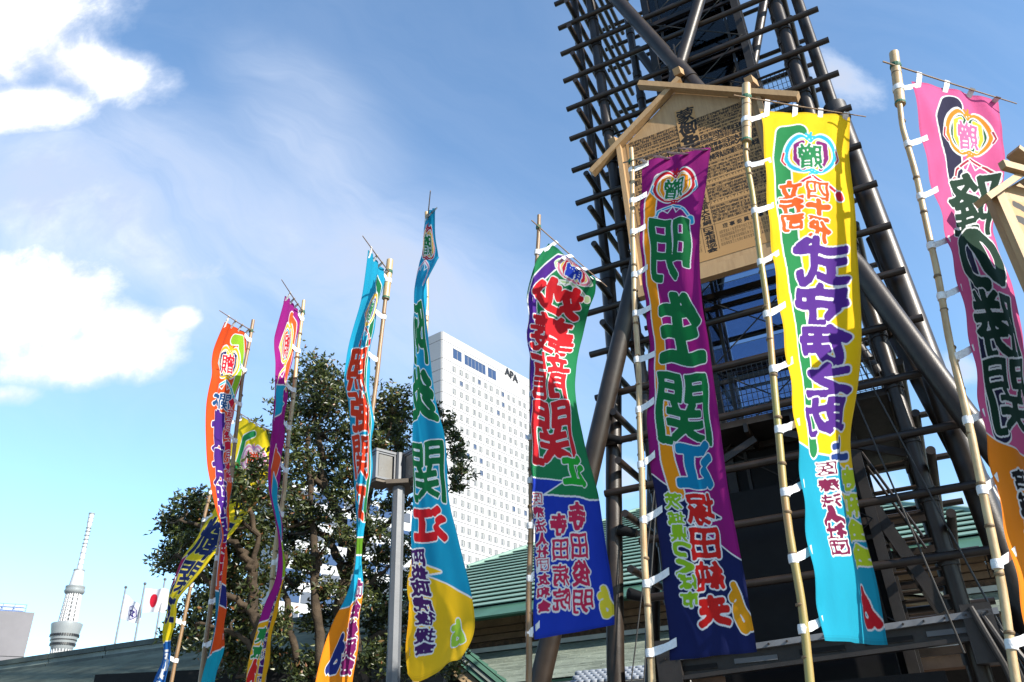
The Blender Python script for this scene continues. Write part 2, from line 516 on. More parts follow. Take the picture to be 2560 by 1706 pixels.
# curved gable over the entrance, right of the tower
def arch(t):
    """height of the undulating gable line for t in -1..1"""
    t = abs(t)
    return 0.5 * (math.cos(math.pi * min(1, t)) + 1) ** 0.9
aC = (hit(2225, 1540, P0, pn) - P0).dot(HD)
gz, gh, gw = pe.z - 0.02, 0.95, 3.3
def arch_pt(t, out, dz=0.0, k=1.0):
    q = P0 + HD * (aC + t * gw) - HP * (PW * math.cos(R(20)) + out)
    q.z = gz + arch(t) * gh * k + dz
    return q
NT = 40
mb = MB()
vs, fs = [], []
for i in range(NT + 1):
    t = -1 + 2 * i / NT
    for out, dz in ((0.75, 0.0), (0.75, 0.12), (-2.6, 0.12)):
        vs.append(arch_pt(t, out, dz))
for i in range(NT):
    for k in range(2):
        fs.append((i * 3 + k, i * 3 + k + 1, (i + 1) * 3 + k + 1, (i + 1) * 3 + k))
mb.add(vs, fs)
mb.build('curved_gable_roof', M['copper_pale'], hall, True)
for nm, o0, dz0, h0, m in (('gable_board', 0.55, -0.02, 0.16, 'tan'), ('gable_board', 0.25, -0.20, 0.2, 'brick'), ('gable_board', -0.1, -0.42, 0.3, 'brick_rough')):
    mb = MB(); vs, fs = [], []
    for i in range(NT + 1):
        t = -1 + 2 * i / NT
        for out, dz in ((o0, dz0 - h0), (o0, dz0), (o0 - 0.3, dz0), (o0 - 0.3, dz0 - h0)):
            vs.append(arch_pt(t, out, dz))
    for i in range(NT):
        for k in range(4):
            fs.append((i * 4 + k, i * 4 + (k + 1) % 4, (i + 1) * 4 + (k + 1) % 4, (i + 1) * 4 + k))
    mb.add(vs, fs); mb.build(nm, M[m], hall)
for a0 in (-6, -3, 0, 3, 6, 9, 12, 15):
    mb = MB(); q = pe + HD * a0 + HP * 0.9; mb.box((q.x, q.y, 1.75), HD * .2, HP * .2, Z * 1.75); mb.build('column', M['brick'], hall)

# ------------------------------------------------------------ long annex on the left
AH = 6.3
RA, RB = at_h(-60, 1666, AH), at_h(1010, 1511, AH)
AD = (RB - RA).normalized(); AP = Vector((-AD.y, AD.x, 0))
if AP.y < 0: AP = -AP
AL = (RB - RA).length
annex = thing('annex_building', 'long low annex under a weathered grey green ribbed roof, left of the evergreen', 'building', (RA.x, RA.y, 0))
au = (AP * math.cos(R(21)) + Z * math.sin(R(21)))
an = AD.cross(au).normalized()
if an.z < 0: an = -an
Pr = RA - Z * 0.42
AW = 4.4
mb = MB()
nA = 24
for i in range(nA):
    s0 = -AW + AW * i / nA
    wedge(mb, -4, -4, AL + 2, AL + 2, Pr, AD, au, an, s0 - .045, s0 + AW / nA + .01, 0.115)
mb.build('roof_courses', M['copper_grey'], annex, kind='stuff')
mb = MB(); mb.slab([Pr - AD * 4 - an * .03, Pr + AD * (AL + 2) - an * .03, Pr + AD * (AL + 2) - au * AW - an * .03, Pr - AD * 4 - au * AW - an * .03], -an * .05); mb.build('roof_deck', M['ridge'], annex)
for dz, hw, hh, nm in ((-0.06, 0.22, 0.08, 'ridge_cap'), (-0.22, 0.16, 0.09, 'ridge_band'), (-0.36, 0.24, 0.06, 'ridge_foot')):
    k = 9
    for i in range(k):
        mb = MB(); s0, s1 = -4 + (AL + 6) * i / k + .02, -4 + (AL + 6) * (i + 1) / k - .02
        mb.box(RA + AD * ((s0 + s1) / 2) + Z * dz, AD * ((s1 - s0) / 2), AP * hw, Z * hh)
        mb.build(nm, M['ridge'] if nm != 'ridge_band' else M['copper_grey'], annex)
ae = Pr - au * AW
mb = MB(); mb.box(ae + AD * (AL / 2) - Z * 0.12 + AP * .1, AD * (AL / 2 + 4), AP * .05, Z * .13); mb.build('eave_board', M['ridge'], annex)
mb = MB(); q = ae + AD * (AL / 2) + AP * 1.1; mb.box((q.x, q.y, ae.z / 2 - .15), AD * (AL / 2 + 3), AP * .1, Z * (ae.z / 2 - .15)); mb.build('wall', M['shade_wall'], annex)
for i in range(16):
    q = ae + AD * (AL * (i + .5) / 16) + AP * 0.9
    mb = MB(); mb.box((q.x, q.y, ae.z - .55), AD * (AL / 16 * .42), AP * .07, Z * .28); mb.build('wall_panel', M['tan'], annex)
ca, cb_ = at(238, 1686, 15.5), at(930, 1655, 15.5)
cz = (ca.z + cb_.z) / 2
mb = MB(); mb.box(((ca.x + cb_.x) / 2, 16.6, cz - .22), ((cb_.x - ca.x) / 2, 0, 0), (0, 1.1, 0), (0, 0, .22)); mb.build('canopy', M['black'], annex)
for k in range(3):
    mb = MB(); mb.tube([(ca.x + .3 + k * 2.6, 16.6, 0), (ca.x + .3 + k * 2.6, 16.6, cz - .44)], .08, 10); mb.build('canopy_post', M['steel_light'], annex)
mb = MB(); q = RA + AD * (AL / 2 - 5) + AP * 3; mb.box((q.x, q.y, 2.6), AD * (AL / 2 - 3), AP * 2, Z * 2.6); mb.build('rear_wall', M['plaster'], annex)

# ------------------------------------------------------------ gate house: a small gable between lamp post and green banner
GA = at(1088, 1560, 21.5)
gate = thing('gate_house', 'small gable roof with dark green verge and tan gable boards below the hall eave', 'building', (GA.x, GA.y, 0))
gd = Vector((0.95, -0.25, 0)).normalized(); gp = Vector((-0.14, 0.99, 0)).normalized()
tgt = at(1285, 1722, 21.0)
for sgn in (1, -1):
    e = GA + (Vector((tgt.x, tgt.y, tgt.z)) - GA) if sgn > 0 else GA + Vector((-(tgt - GA).x, -(tgt - GA).y, (tgt - GA).z))
    dv = (e - GA)
    side = gp
    nn = dv.cross(side).normalized()
    if nn.z < 0: nn = -nn
    for k in range(9):
        mb = MB()
        c0 = GA + dv * (k / 9.0); c1 = GA + dv * ((k + 1) / 9.0 + .005)
        mb.add([c0 + nn * .02, c1 + nn * .06, c1 + nn * .06 + side * 5, c0 + nn * .02 + side * 5, c0 - nn * .02, c1 - nn * .02, c1 - nn * .02 + side * 5, c0 - nn * .02 + side * 5],
               [(0, 1, 2, 3), (7, 6, 5, 4), (0, 4, 5, 1), (1, 5, 6, 2), (2, 6, 7, 3), (3, 7, 4, 0)])
        mb.build('roof_course', M['copper_dark'], gate)
    for k, (h0, m, o0) in enumerate(((0.10, 'copper_dark', -.10), (0.09, 'copper_grey', -.05), (0.09, 'copper_dark', .0), (0.26, 'tan', .10))):
        mb = MB(); off = -nn * (0.06 + [0, .12, .225, .33][k])
        mb.slab([GA + off - side * (-o0 + .0), e + off - side * (-o0), e + off - nn * h0 - side * (-o0), GA + off - nn * h0 - side * (-o0)], side * .3)
        mb.build('verge_board', M[m], gate)
dv = tgt - GA
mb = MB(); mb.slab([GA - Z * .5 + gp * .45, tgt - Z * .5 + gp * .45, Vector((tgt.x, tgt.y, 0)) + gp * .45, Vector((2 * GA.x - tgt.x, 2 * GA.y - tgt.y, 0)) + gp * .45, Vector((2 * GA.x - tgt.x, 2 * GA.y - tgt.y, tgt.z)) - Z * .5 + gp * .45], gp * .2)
mb.build('wall', M['shade_wall'], gate)

# white tiled coping seen between the tower legs
WA = at(1500, 1690, 19.0)
cop = thing('tiled_wall_coping', 'white scalloped tile coping on a low wall behind the purple banner pole', 'wall', (WA.x, WA.y, 0))
wd = Vector((0.95, -0.3, 0)).normalized(); wp = Vector((0.3, 0.95, 0))
for r_ in range(5):
    for k in range(16):
        mb = MB(); c = WA + wd * (k * .155 - .6 + (r_ % 2) * .077) + wp * (r_ * .13) + Z * (r_ * .062 - .1)
        mb.lathe((c.x, c.y, c.z), [(.10, -.03), (.10, .02), (.07, .05), (.0, .06)], 10)
        mb.build('tile', M['white_tile'], cop, True)
mb = MB(); mb.box(WA + wd * .6 + wp * .3 - Z * (WA.z / 2 + .07), wd * 1.3, wp * .25, Z * (WA.z / 2 - .07)); mb.build('wall', M['concrete'], cop)

# ============================================================ FAR BUILDINGS
# white hotel slab
HC = at(1105, 828, 190)
hz = HC.z
q = at_h(1323, 950, hz)
fd = (q - HC); fd.z = 0; fd.normalize()
ld = Vector((-fd.y, fd.x, 0))
if ld.x > 0: ld = -ld
fn = -ld if (-ld).y < 0 else ld          # outward normal of the broad face
fn = Vector((fd.y, -fd.x, 0))
hotel = thing('hotel_tower', 'tall white slab hotel with a grid of small windows behind the green banner', 'building', (HC.x, HC.y, 0))
FLH, NF, FW, LW = 3.2, 34, 41.0, 8.6
# windows: columns and rows located on the broad face
s_of = lambda x, y: (hit(x, y, HC, fn) - HC).dot(fd)
z_of = lambda x, y: hit(x, y, HC, fn).z
s0_, s12_ = s_of(1134.5, 924), s_of(1311, 1018)
r0_ = z_of(1134, 924)
r5_ = z_of(1134, 1066)
FLH = (r0_ - r5_) / 5.0
mb = MB()
core0 = HC + fd * (FW / 2) + ld * (LW / 2)
mb.box((core0.x, core0.y, hz / 2 - .3), fd * (FW / 2 - .15), ld * (LW / 2 - .15), Z * (hz / 2 - .3))
mb.build('core_wall', M['hotel_joint'], hotel)
JZ = [r0_ + FLH * .52 - i * FLH for i in range(NF)]
tops = [hz, hz - 3.6, hz - 6.2]
lv = [hz, (hz + JZ[0]) / 2 + 1.5] + JZ
for i in range(len(lv) - 1):
    z1, z0 = lv[i] - .07, lv[i + 1] + .07
    if z0 < 0.5: break
    for k, (u0, u1) in enumerate(((0.0, s0_ - 1.6), (s0_ - 1.6, s0_ + (s12_ - s0_) * .46), (s0_ + (s12_ - s0_) * .46, s12_ + 1.7), (s12_ + 1.7, FW))):
        mb = MB(); c = HC + fd * ((u0 + u1) / 2) + fn * 0.0
        mb.box((c.x, c.y, (z0 + z1) / 2), fd * ((u1 - u0) / 2 - .03), fn * .16, Z * ((z1 - z0) / 2))
        mb.build('wall_panel', M['hotel'], hotel)
    mb = MB(); c = HC + ld * (LW / 2 + .1)
    mb.box((c.x, c.y, (z0 + z1) / 2), ld * (LW / 2 - .1), fd * .16, Z * ((z1 - z0) / 2))
    mb.build('wall_panel', M['hotel'], hotel)
# window kinds share mesh data
def hotel_window(kind):
    mb = MB(); w_ = FLH / 3.2 * .74
    X, Yv, z = fd * w_, fn * w_, Z * w_
    for (c, hw, hh) in ((-.78, .06, .98), (.78, .06, .98)):
        mb.box(X * c + Yv * .10, X * hw, Yv * .10, z * hh, 0)
    for c in (-.92, .92):
        mb.box(z * c + Yv * .10, X * .72, Yv * .10, z * .06, 0)
    gl = 1 if kind != 1 else 2
    mb.box(Yv * .03, X * .70, Yv * .02, z * .84, gl)
    if kind in (0, 2):
        mb.box(X * (.30 if kind == 0 else .24) + Yv * .07, X * .36, Yv * .02, z * .80, 3)
        mb.box(X * -.52 + z * .2 + Yv * .07, X * .14, Yv * .02, z * .6, 3)
    if kind == 3:
        mb.box(X * .46 + Yv * .07, X * .2, Yv * .02, z * .80, 3)
        mb.box(X * -.46 + Yv * .07, X * .2, Yv * .02, z * .80, 3)
    mb.box(X * .0 + Yv * .08, X * .03, Yv * .02, z * .84, 0)
    return mb.mesh('window', [M['hotel_frame'], M['hotel_glass'], M['hotel_blue'], M['curtain']])
wk = [hotel_window(i) for i in range(4)]
rest = MB(); cnt = 0
for r_ in range(32):
    zc = r0_ - r_ * FLH
    if zc < 2: break
    for k in range(13):
        s = s0_ + (s12_ - s0_) * k / 12 + (.12 if k % 2 else -.12)
        p_ = HC + fd * s + fn * .17
        kind = rnd.choices([0, 2, 3, 1], [5, 4, 2, 0.6])[0]
        if cnt < 299:
            link('window', wk[kind], hotel, (p_.x, p_.y, zc)); cnt += 1
        else:
            rest.box((p_.x, p_.y, zc), fd * .7, fn * .05, Z * .84)
p_ = HC + fd * (s12_ - .3) + fn * .17; 
rest.build('windows_low_floors', M['hotel_glass'], hotel, kind='stuff')
link('window', wk[3], hotel, (p_.x, p_.y, r0_ + FLH * 1.35))
# top floor glazing
for (xa, ya, xb, yb, n_) in ((1131, 872, 1153, 888, 2), (1160, 890, 1213, 926, 6), (1219, 930, 1239.5, 942, 2)):
    sa, sb = s_of(xa, ya + 12), s_of(xb, yb + 12)
    zt = z_of(1131, 872); zb = z_of(1131, 895)
    for k in range(n_):
        u0, u1 = sa + (sb - sa) * k / n_ + .08, sa + (sb - sa) * (k + 1) / n_ - .08
        c = HC + fd * ((u0 + u1) / 2) + fn * .18
        mb = MB(); mb.box((c.x, c.y, (zt + zb) / 2), fd * ((u1 - u0) / 2), fn * .04, Z * ((zt - zb) / 2), 0)
        mb.box((c.x, c.y, zt + .12), fd * ((u1 - u0) / 2 + .08), fn * .12, Z * .1, 1)
        mb.build('sky_lounge_window', [M['hotel_blue'], M['hotel_frame']], hotel)
# roof sign letters
def text_mesh(body, size, depth, name, m):
    cu = bpy.data.curves.new('sign', 'FONT'); cu.body = body; cu.size = size; cu.extrude = depth; cu.resolution_u = 4
    cu.offset = size * 0.012; cu.align_x = 'CENTER'; cu.align_y = 'CENTER'
    o = bpy.data.objects.new('sign', cu); COL.objects.link(o)
    me = bpy.data.meshes.new_from_object(o.evaluated_get(bpy.context.evaluated_depsgraph_get()))
    bpy.data.objects.remove(o); bpy.data.curves.remove(cu)
    me.name = name; me.materials.clear(); me.materials.append(m)
    return me
rot = Matrix((fd, Z, fn)).transposed().to_4x4()
zs = z_of(1276, 940); 
for ch_, xx, yy_ in (('A', 1266.5, 932), ('P', 1277, 940), ('A', 1286, 948)):
    me = text_mesh(ch_, 3.5, .12, 'sign_letter', M['letter'])
    me.transform(rot)
    p_ = hit(xx, yy_, HC, fn) + fn * .35
    link('sign_letter', me, hotel, p_)

# second pale office block half hidden by the tree
OC = at(955, 985, 120)
office = thing('office_block', 'pale grey office block with ribbon windows seen through the evergreen crown', 'building', (OC.x, OC.y, 0))
of_d = Vector((0.70, 0.71, 0)).normalized(); of_n = Vector((0.71, -0.70, 0))
ob_z = at(800, 1190, 120).z
OC2 = at(770, 1215, 120)
mb = MB(); c = OC2 + of_d * 9 - of_n * 5; mb.box((c.x, c.y, OC2.z / 2), of_d * 12, of_n * 5, Z * OC2.z / 2); mb.build('wall', M['office'], office)
for i in range(14):
    zc = OC2.z - 1.6 - i * 3.1
    if zc < 1: break
    for k in range(7):
        c = OC2 + of_d * (-1.4 + k * 3.35) + of_n * .05
        mb = MB(); mb.box((c.x, c.y, zc), of_d * 1.55, of_n * .06, Z * .8); mb.build('window', M['hotel_blue'] if (k + i) % 3 else M['hotel_glass'], office)

# grey building, far left, with a blue roof rail
GBC = at(87, 1532, 80)
gb = thing('grey_building', 'plain lavender grey building with blue steel roof railing, far left', 'building', (GBC.x, GBC.y, 0))
gbx = Vector((0.84, 0.54, 0)).normalized(); gby = Vector((-0.54, 0.84, 0)).normalized()
GW = 9.0
for i, (z1, z0) in enumerate(((GBC.z, GBC.z - 4.05), (GBC.z - 4.11, GBC.z - 8.2), (GBC.z - 8.26, 0))):
    mb = MB(); c = GBC - gbx * (GW / 2) + gby * 5; mb.box((c.x, c.y, (z0 + z1) / 2), gbx * (GW / 2), gby * 5, Z * ((z1 - z0) / 2)); mb.build('wall', M['plaster'], gb)
mb = MB(); c = GBC - gbx * (GW / 2) + gby * 5; mb.box((c.x, c.y, GBC.z / 2 - .2), gbx * (GW / 2 - .08), gby * 4.9, Z * (GBC.z / 2 - .2)); mb.build('core_wall', M['hotel_joint'], gb)
for j in range(3):
    mb = MB(); p0 = GBC - gbx * .8 + gby * 1.2 + Z * (.25 + j * .33); mb.tube([p0, p0 - gbx * 8], .03, 6); mb.build('rail', M['blue_rail'], gb)
for j in range(9):
    mb = MB(); p0 = GBC - gbx * (.8 + j) + gby * 1.2; mb.tube([p0, p0 + Z * .95], .035, 6); mb.build('post', M['blue_rail'], gb)
    mb = MB(); mb.tube([p0 + Z * .9, p0 + gby * .8], .03, 6); mb.build('brace', M['blue_rail'], gb)
mb = MB(); p0 = GBC - gbx * 4.6 + gby * 1.6 + Z * .5; mb.box(p0, gbx * 3.6, gby * .03, Z * .4); mb.build('rail_panel', mat('pale_blue_panel', (.42, .50, .70), .5), gb)

# ------------------------------------------------------------ broadcasting tower on the horizon
SX = at(228, 1292, 1880.0)
sk = thing('broadcast_tower', 'very tall white lattice broadcasting tower with two grey observation decks on the horizon', 'tower', (SX.x, SX.y, 0))
C0 = Vector((SX.x, SX.y, 0)); KR = 0.83
def ringprof(name, prof_, m, n=28):
    mb = MB(); mb.lathe(C0, [(r_ * KR, z_) for r_, z_ in prof_], n); return mb.build(name, m, sk, True)
ringprof('antenna_mast', [(7.5, 497), (6.5, 545), (5.4, 560), (5.0, 600), (7.0, 606), (7.6, 634), (0, 634.2)], M['sky_white'])
for z in (510, 522, 537, 552, 560, 570, 580, 590, 598, 612, 622, 631):
    mb = MB(); mb.lathe(C0, [(4.4 + .006 * abs(z - 570), z - .8), (6.1 + .004 * abs(z - 570), z - .8), (6.1 + .004 * abs(z - 570), z + .8), (4.4 + .006 * abs(z - 570), z + .8)], 20)
    mb.build('antenna_ring', M['sky_grey'], sk)
mb = MB(); mb.lathe(C0, [(6.8, 632), (7.2, 634.5), (0, 635)], 20); mb.build('mast_cap', M['sky_grey'], sk)
ringprof('upper_shaft', [(18.5, 455), (15.5, 480), (13.4, 497), (0, 497.5)], M['sky_white'])
mb = MB(); mb.lathe(C0, [(11.2, 494), (12.2, 495), (12.2, 498), (11.2, 498.5), (0, 499)], 24); mb.build('shaft_collar', M['sky_grey'], sk)
ringprof('upper_deck', [(18, 440), (24, 443), (26.5, 447), (26.5, 450), (24.8, 451), (24.8, 455), (25.5, 456), (25.5, 459), (18, 460)], M['sky_grey'])
ringprof('lower_shaft_core', [(25, 0), (22, 200), (19.5, 300), (19, 345), (17, 380), (15.5, 440), (0, 441)], M['sky_dark'])
# white diagonal lattice round the shaft
def rad(z):
    pts = [(0, 36), (150, 31), (250, 28), (310, 25), (335, 25), (375, 22.6), (441, 19.0)]
    for (z0, r0), (z1, r1) in zip(pts[:-1], pts[1:]):
        if z <= z1: return r0 + (r1 - r0) * (z - z0) / (z1 - z0)
    return pts[-1][1]
def ringpt(a, z): return C0 + Vector((math.cos(a) * rad(z) * KR, math.sin(a) * rad(z) * KR, z))
for k in range(20):
    a0 = 2 * math.pi * k / 20
    mb = MB(); mb.tube([ringpt(a0, z) for z in (0, 150, 250, 310, 335, 375, 441)], 1.55, 6); mb.build('lattice_leg', M['sky_white'], sk)
for z in list(range(10, 312, 14)) + list(range(378, 441, 9)):
    mb = MB(); n_ = 24
    mb.tube([ringpt(2 * math.pi * j / n_, z) for j in range(n_ + 1)], 1.35, 5, caps=False); mb.build('lattice_ring', M['sky_white'], sk)
mb = MB()
for k in range(20):
    a0 = 2 * math.pi * k / 20; da = 2 * math.pi / 20
    for z in list(range(10, 308, 14)):
        mb.tube([ringpt(a0, z), ringpt(a0 + da, z + 14)], .7, 4); mb.tube([ringpt(a0 + da, z), ringpt(a0, z + 14)], .7, 4)
    for z in range(378, 436, 9):
        mb.tube([ringpt(a0, z), ringpt(a0 + da * (1 if k % 2 else -1), z + 9)], .9, 4)
mb.build('lattice_diagonals', M['sky_white'], sk, kind='stuff')
ringprof('lower_deck', [(24, 316), (27, 320), (29.5, 327), (33.5, 343), (37.8, 364), (39.4, 372), (39.4, 375), (36, 376.5), (24, 377)], M['sky_grey'], 36)
for z, r0 in ((349, 35.0), (330, 30.4)):
    for k in range(36):
        a0 = 2 * math.pi * k / 36
        e_ = Vector((math.cos(a0), math.sin(a0), 0)); t_ = Vector((-e_.y, e_.x, 0))
        mb = MB(); mb.box(C0 + e_ * (r0 * KR + .5) + Z * z, t_ * 1.7, e_ * 1.0, Z * 2.4); mb.build('deck_window', M['letter'], sk)
mb = MB(); mb.lathe(C0, [(26.8, 338), (27.7, 338), (27.9, 340), (27.1, 340)], 36); mb.build('deck_groove', M['letter'], sk)

# ============================================================ THE DRUM TOWER
TL = Vector((1.3007, 11.6969, 16.661))
E1 = Vector((0.89974, -0.43643, 0)).normalized()      # along the front bars
E3 = Vector((-E1.y, E1.x, 0))                         # away from the viewer
SP = 0.8                                              # spacing of the bars
BL = 4.876
def TP(s, k, o=0.0):
    return TL + E1 * s + Z * (-SP * k) + E3 * o
tower = thing('drum_tower', 'tall dark bronze steel lattice tower with projecting round bars and a glass lift shaft', 'tower', TP(2.5, 20.8, 2.0))
def tpart(name, fn_, m='steel', smooth=True):
    mb = MB(); fn_(mb); return mb.build(name, M[m], tower, smooth)
SF, SR_, DB = 0.77, 4.28, 3.55
KB = 20.8
for s_, o_ in ((SF, .13), (SR_, .13), (SF, DB), (SR_, DB)):
    tpart('column', lambda mb: mb.tube([TP(s_, -6, o_), TP(s_, KB, o_)], .10, 16))
    for k in range(-4, 18):
        tpart('collar', lambda mb: mb.tube([TP(s_, k + .12, o_), TP(s_, k - .12, o_)], .118, 16), 'steel_flat')
# heavy outer column on the right, thicker below its collar
tpart('outer_column', lambda mb: mb.tube([TP(4.62, -6, .32), TP(4.66, 6.7, .32), TP(4.68, 6.7, .32)], [.10, .10, .10], 16))
tpart('outer_column', lambda mb: mb.tube([TP(4.68, 6.7, .32), TP(4.80, 12.5, .32), TP(5.0, KB, .32)], .17, 20))
tpart('collar', lambda mb: mb.tube([TP(4.675, 6.5, .32), TP(4.685, 6.9, .32)], .19, 20), 'steel_flat')
tpart('outer_column', lambda mb: mb.tube([TP(.32, -6, .36), TP(.34, 9.0, .36)], .085, 14))
tpart('outer_column', lambda mb: mb.tube([TP(.34, 8.9, .36), TP(.30, 11.0, .30), TP(.12, 13.7, .12), TP(-.12, 17, .05), TP(-.28, KB, .05)], .125, 18))
tpart('collar', lambda mb: mb.tube([TP(.34, 8.75, .36), TP(.34, 9.05, .36)], .14, 18), 'steel_flat')
# bars: front and rear rows
for k in range(-5, 17):
    jit = rnd.uniform(-.03, .03)
    a, b_ = (0 + jit, BL + jit)
    if k in (15, 16): a = .45
    tpart('bar', lambda mb: mb.tube([TP(a, k), TP(b_, k)], .055, 12))
    tpart('bar', lambda mb: mb.tube([TP(a, k, DB + .2), TP(b_, k, DB + .2)], .055, 12))
# side rows, half a step lower
for k in range(-5, 16):
    kk = k + .55
    jit = rnd.uniform(-.03, .03)
    tpart('bar', lambda mb: mb.tube([TP(.37, kk, -.30 + jit), TP(.37, kk, DB + .9)], .055, 12))
    if k < 0 or k > 13:
        tpart('bar', lambda mb: mb.tube([TP(SR_ + .16, kk, -.55 + jit), TP(SR_ + .16, kk, DB + .9)], .055, 12))
    else:
        tpart('bar', lambda mb: mb.tube([TP(SR_ + .16, kk, .28 + jit), TP(SR_ + .16, kk, DB + .9)], .055, 12))
# crossing braces of the front face, meeting at a node above the board
ND = TP(2.36, 4.33, -.16)
def brace(name, pts, r):
    tpart(name, lambda mb: mb.tube(pts, r, 18))
brace('brace', [ND, TP(.6, -1.6, -.16)], .135)
brace('brace', [ND, TP(4.35, -1.6, -.16)], .115)
brace('brace', [ND, TP(.94, 9.8, -.2), TP(-.09, 13.5, -.24), TP(-1.07, 17.0, -.28), TP(-2.1, KB, -.3)], .15)
brace('brace', [ND, TP(4.29, 10.89, -.2), TP(4.95, 13.95, -.24), TP(6.6, KB, -.3)], .15)
tpart('node_sleeve', lambda mb: mb.tube([ND + (TP(3.2, 7.2, -.18) - ND).normalized() * -.1, ND + (TP(3.2, 7.2, -.18) - ND).normalized() * .45], .165, 20))
tpart('node_plate', lambda mb: mb.box(ND + Z * .28, E1 * .012, E3 * .10, Z * .28), 'steel_flat')
# same braces on the rear face
brace('brace', [TP(2.5, 4.4, DB - .1), TP(.9, 11, DB - .1)], .11)
brace('brace', [TP(2.5, 4.4, DB - .1), TP(4.2, 11, DB - .1)], .11)
brace('brace', [TP(2.5, 4.4, DB - .1), TP(.9, -2, DB - .1)], .11)
brace('brace', [TP(2.5, 4.4, DB - .1), TP(4.2, -2, DB - .1)], .11)
# lower raking legs on the right
brace('raking_leg', [TP(4.45, 10.6, 1.2), TP(5.6, KB, .4)], .14)
brace('raking_leg', [TP(4.5, 10.2, 2.6), TP(6.2, KB, 2.2)], .12)
brace('raking_leg', [TP(4.60, 9.6, .7), TP(5.35, KB, .9)], .07)
brace('raking_leg', [TP(.55, 9.4, 2.2), TP(-.6, KB, 1.8)], .12)
# lift shaft
XS0, XS1, OS0, OS1 = 1.75, 3.55, .95, 2.75
for s_ in (XS0, XS1):
    for o_ in (OS0, OS1):
        tpart('shaft_post', lambda mb: mb.box(TP(s_, 7.4, o_), E1 * .07, E3 * .07, Z * SP * 13.4), 'steel_flat', False)
for s_ in (XS0 + .25, XS1 - .25):
    tpart('shaft_mullion', lambda mb: mb.box(TP(s_, 7.4, OS0 + .02), E1 * .025, E3 * .03, Z * SP * 13.4), 'steel_flat', False)
ks = [-6 + 1.75 * i for i in range(16)]
for i, k in enumerate(ks[:-1]):
    tpart('shaft_transom', lambda mb: mb.box(TP((XS0 + XS1) / 2, k, OS0 - .02), E1 * ((XS1 - XS0) / 2 + .05), E3 * .045, Z * .05), 'steel', False)
    tpart('shaft_transom', lambda mb: mb.box(TP((XS0 + XS1) / 2, k + .28, OS0 - .02), E1 * ((XS1 - XS0) / 2 + .05), E3 * .03, Z * .03), 'steel', False)
    tpart('shaft_transom', lambda mb: mb.box(TP(XS0, k, (OS0 + OS1) / 2), E1 * .05, E3 * ((OS1 - OS0) / 2 - .08), Z * .05), 'steel', False)
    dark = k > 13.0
    for j in range(3):
        e0 = [XS0 + .075, XS0 + .28, XS1 - .22][j]; e1_ = [XS0 + .22, XS1 - .28, XS1 - .075][j]
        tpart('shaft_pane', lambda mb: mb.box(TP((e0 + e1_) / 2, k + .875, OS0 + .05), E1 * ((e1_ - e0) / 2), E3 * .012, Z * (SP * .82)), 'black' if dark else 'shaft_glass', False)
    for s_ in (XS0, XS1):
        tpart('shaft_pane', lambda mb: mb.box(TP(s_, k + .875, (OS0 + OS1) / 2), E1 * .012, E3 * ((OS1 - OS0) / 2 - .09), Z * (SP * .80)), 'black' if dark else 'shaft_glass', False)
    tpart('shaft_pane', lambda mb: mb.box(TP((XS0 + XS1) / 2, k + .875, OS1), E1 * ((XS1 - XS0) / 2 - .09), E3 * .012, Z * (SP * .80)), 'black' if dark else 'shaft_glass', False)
    # thin tie rods crossing in front of the glass
    tpart('tie_rod', lambda mb: mb.tube([TP(XS0, k, OS0 - .12), TP(XS1, k + 1.75, OS0 - .12)], .011, 6), 'cable')
    tpart('tie_rod', lambda mb: mb.tube([TP(XS1, k, OS0 - .14), TP(XS0, k + 1.75, OS0 - .14)], .011, 6), 'cable')
# landings with mesh railings at two levels
for kf in (6.3, 13.1):
    tpart('landing_slab', lambda mb: mb.box(TP(2.5, kf, 1.9), E1 * 1.9, E3 * 1.75, Z * .05), 'steel_flat', False)
    for j in range(6):
        tpart('landing_joist', lambda mb: mb.box(TP(.9 + j * .66, kf + .14, 1.8), E1 * .03, E3 * 1.7, Z * .07), 'steel', False)
    mb = MB()
    for j in range(44):
        s_ = .85 + 3.3 * j / 43
        mb.tube([TP(s_, kf, .28), TP(s_, kf - 1.25, .28)], .006, 4, caps=False)
    for j in range(9):
        mb.tube([TP(.85, kf - .15 * j, .28), TP(4.15, kf - .15 * j, .28)], .006, 4, caps=False)
    mb.build('railing_mesh', M['cable'], tower, kind='stuff')
    for j in range(28):
        pass
    tpart('handrail', lambda mb: mb.tube([TP(.8, kf - 1.28, .28), TP(4.2, kf - 1.28, .28)], .025, 8))
    for sgn in (1, -1):
        tpart('landing_strut', lambda mb: mb.beam(TP(2.5 + sgn * .2, kf + .3, .3), TP(2.5 + sgn * 1.7, kf + 1.1, .3), .06, .1), 'steel', False)
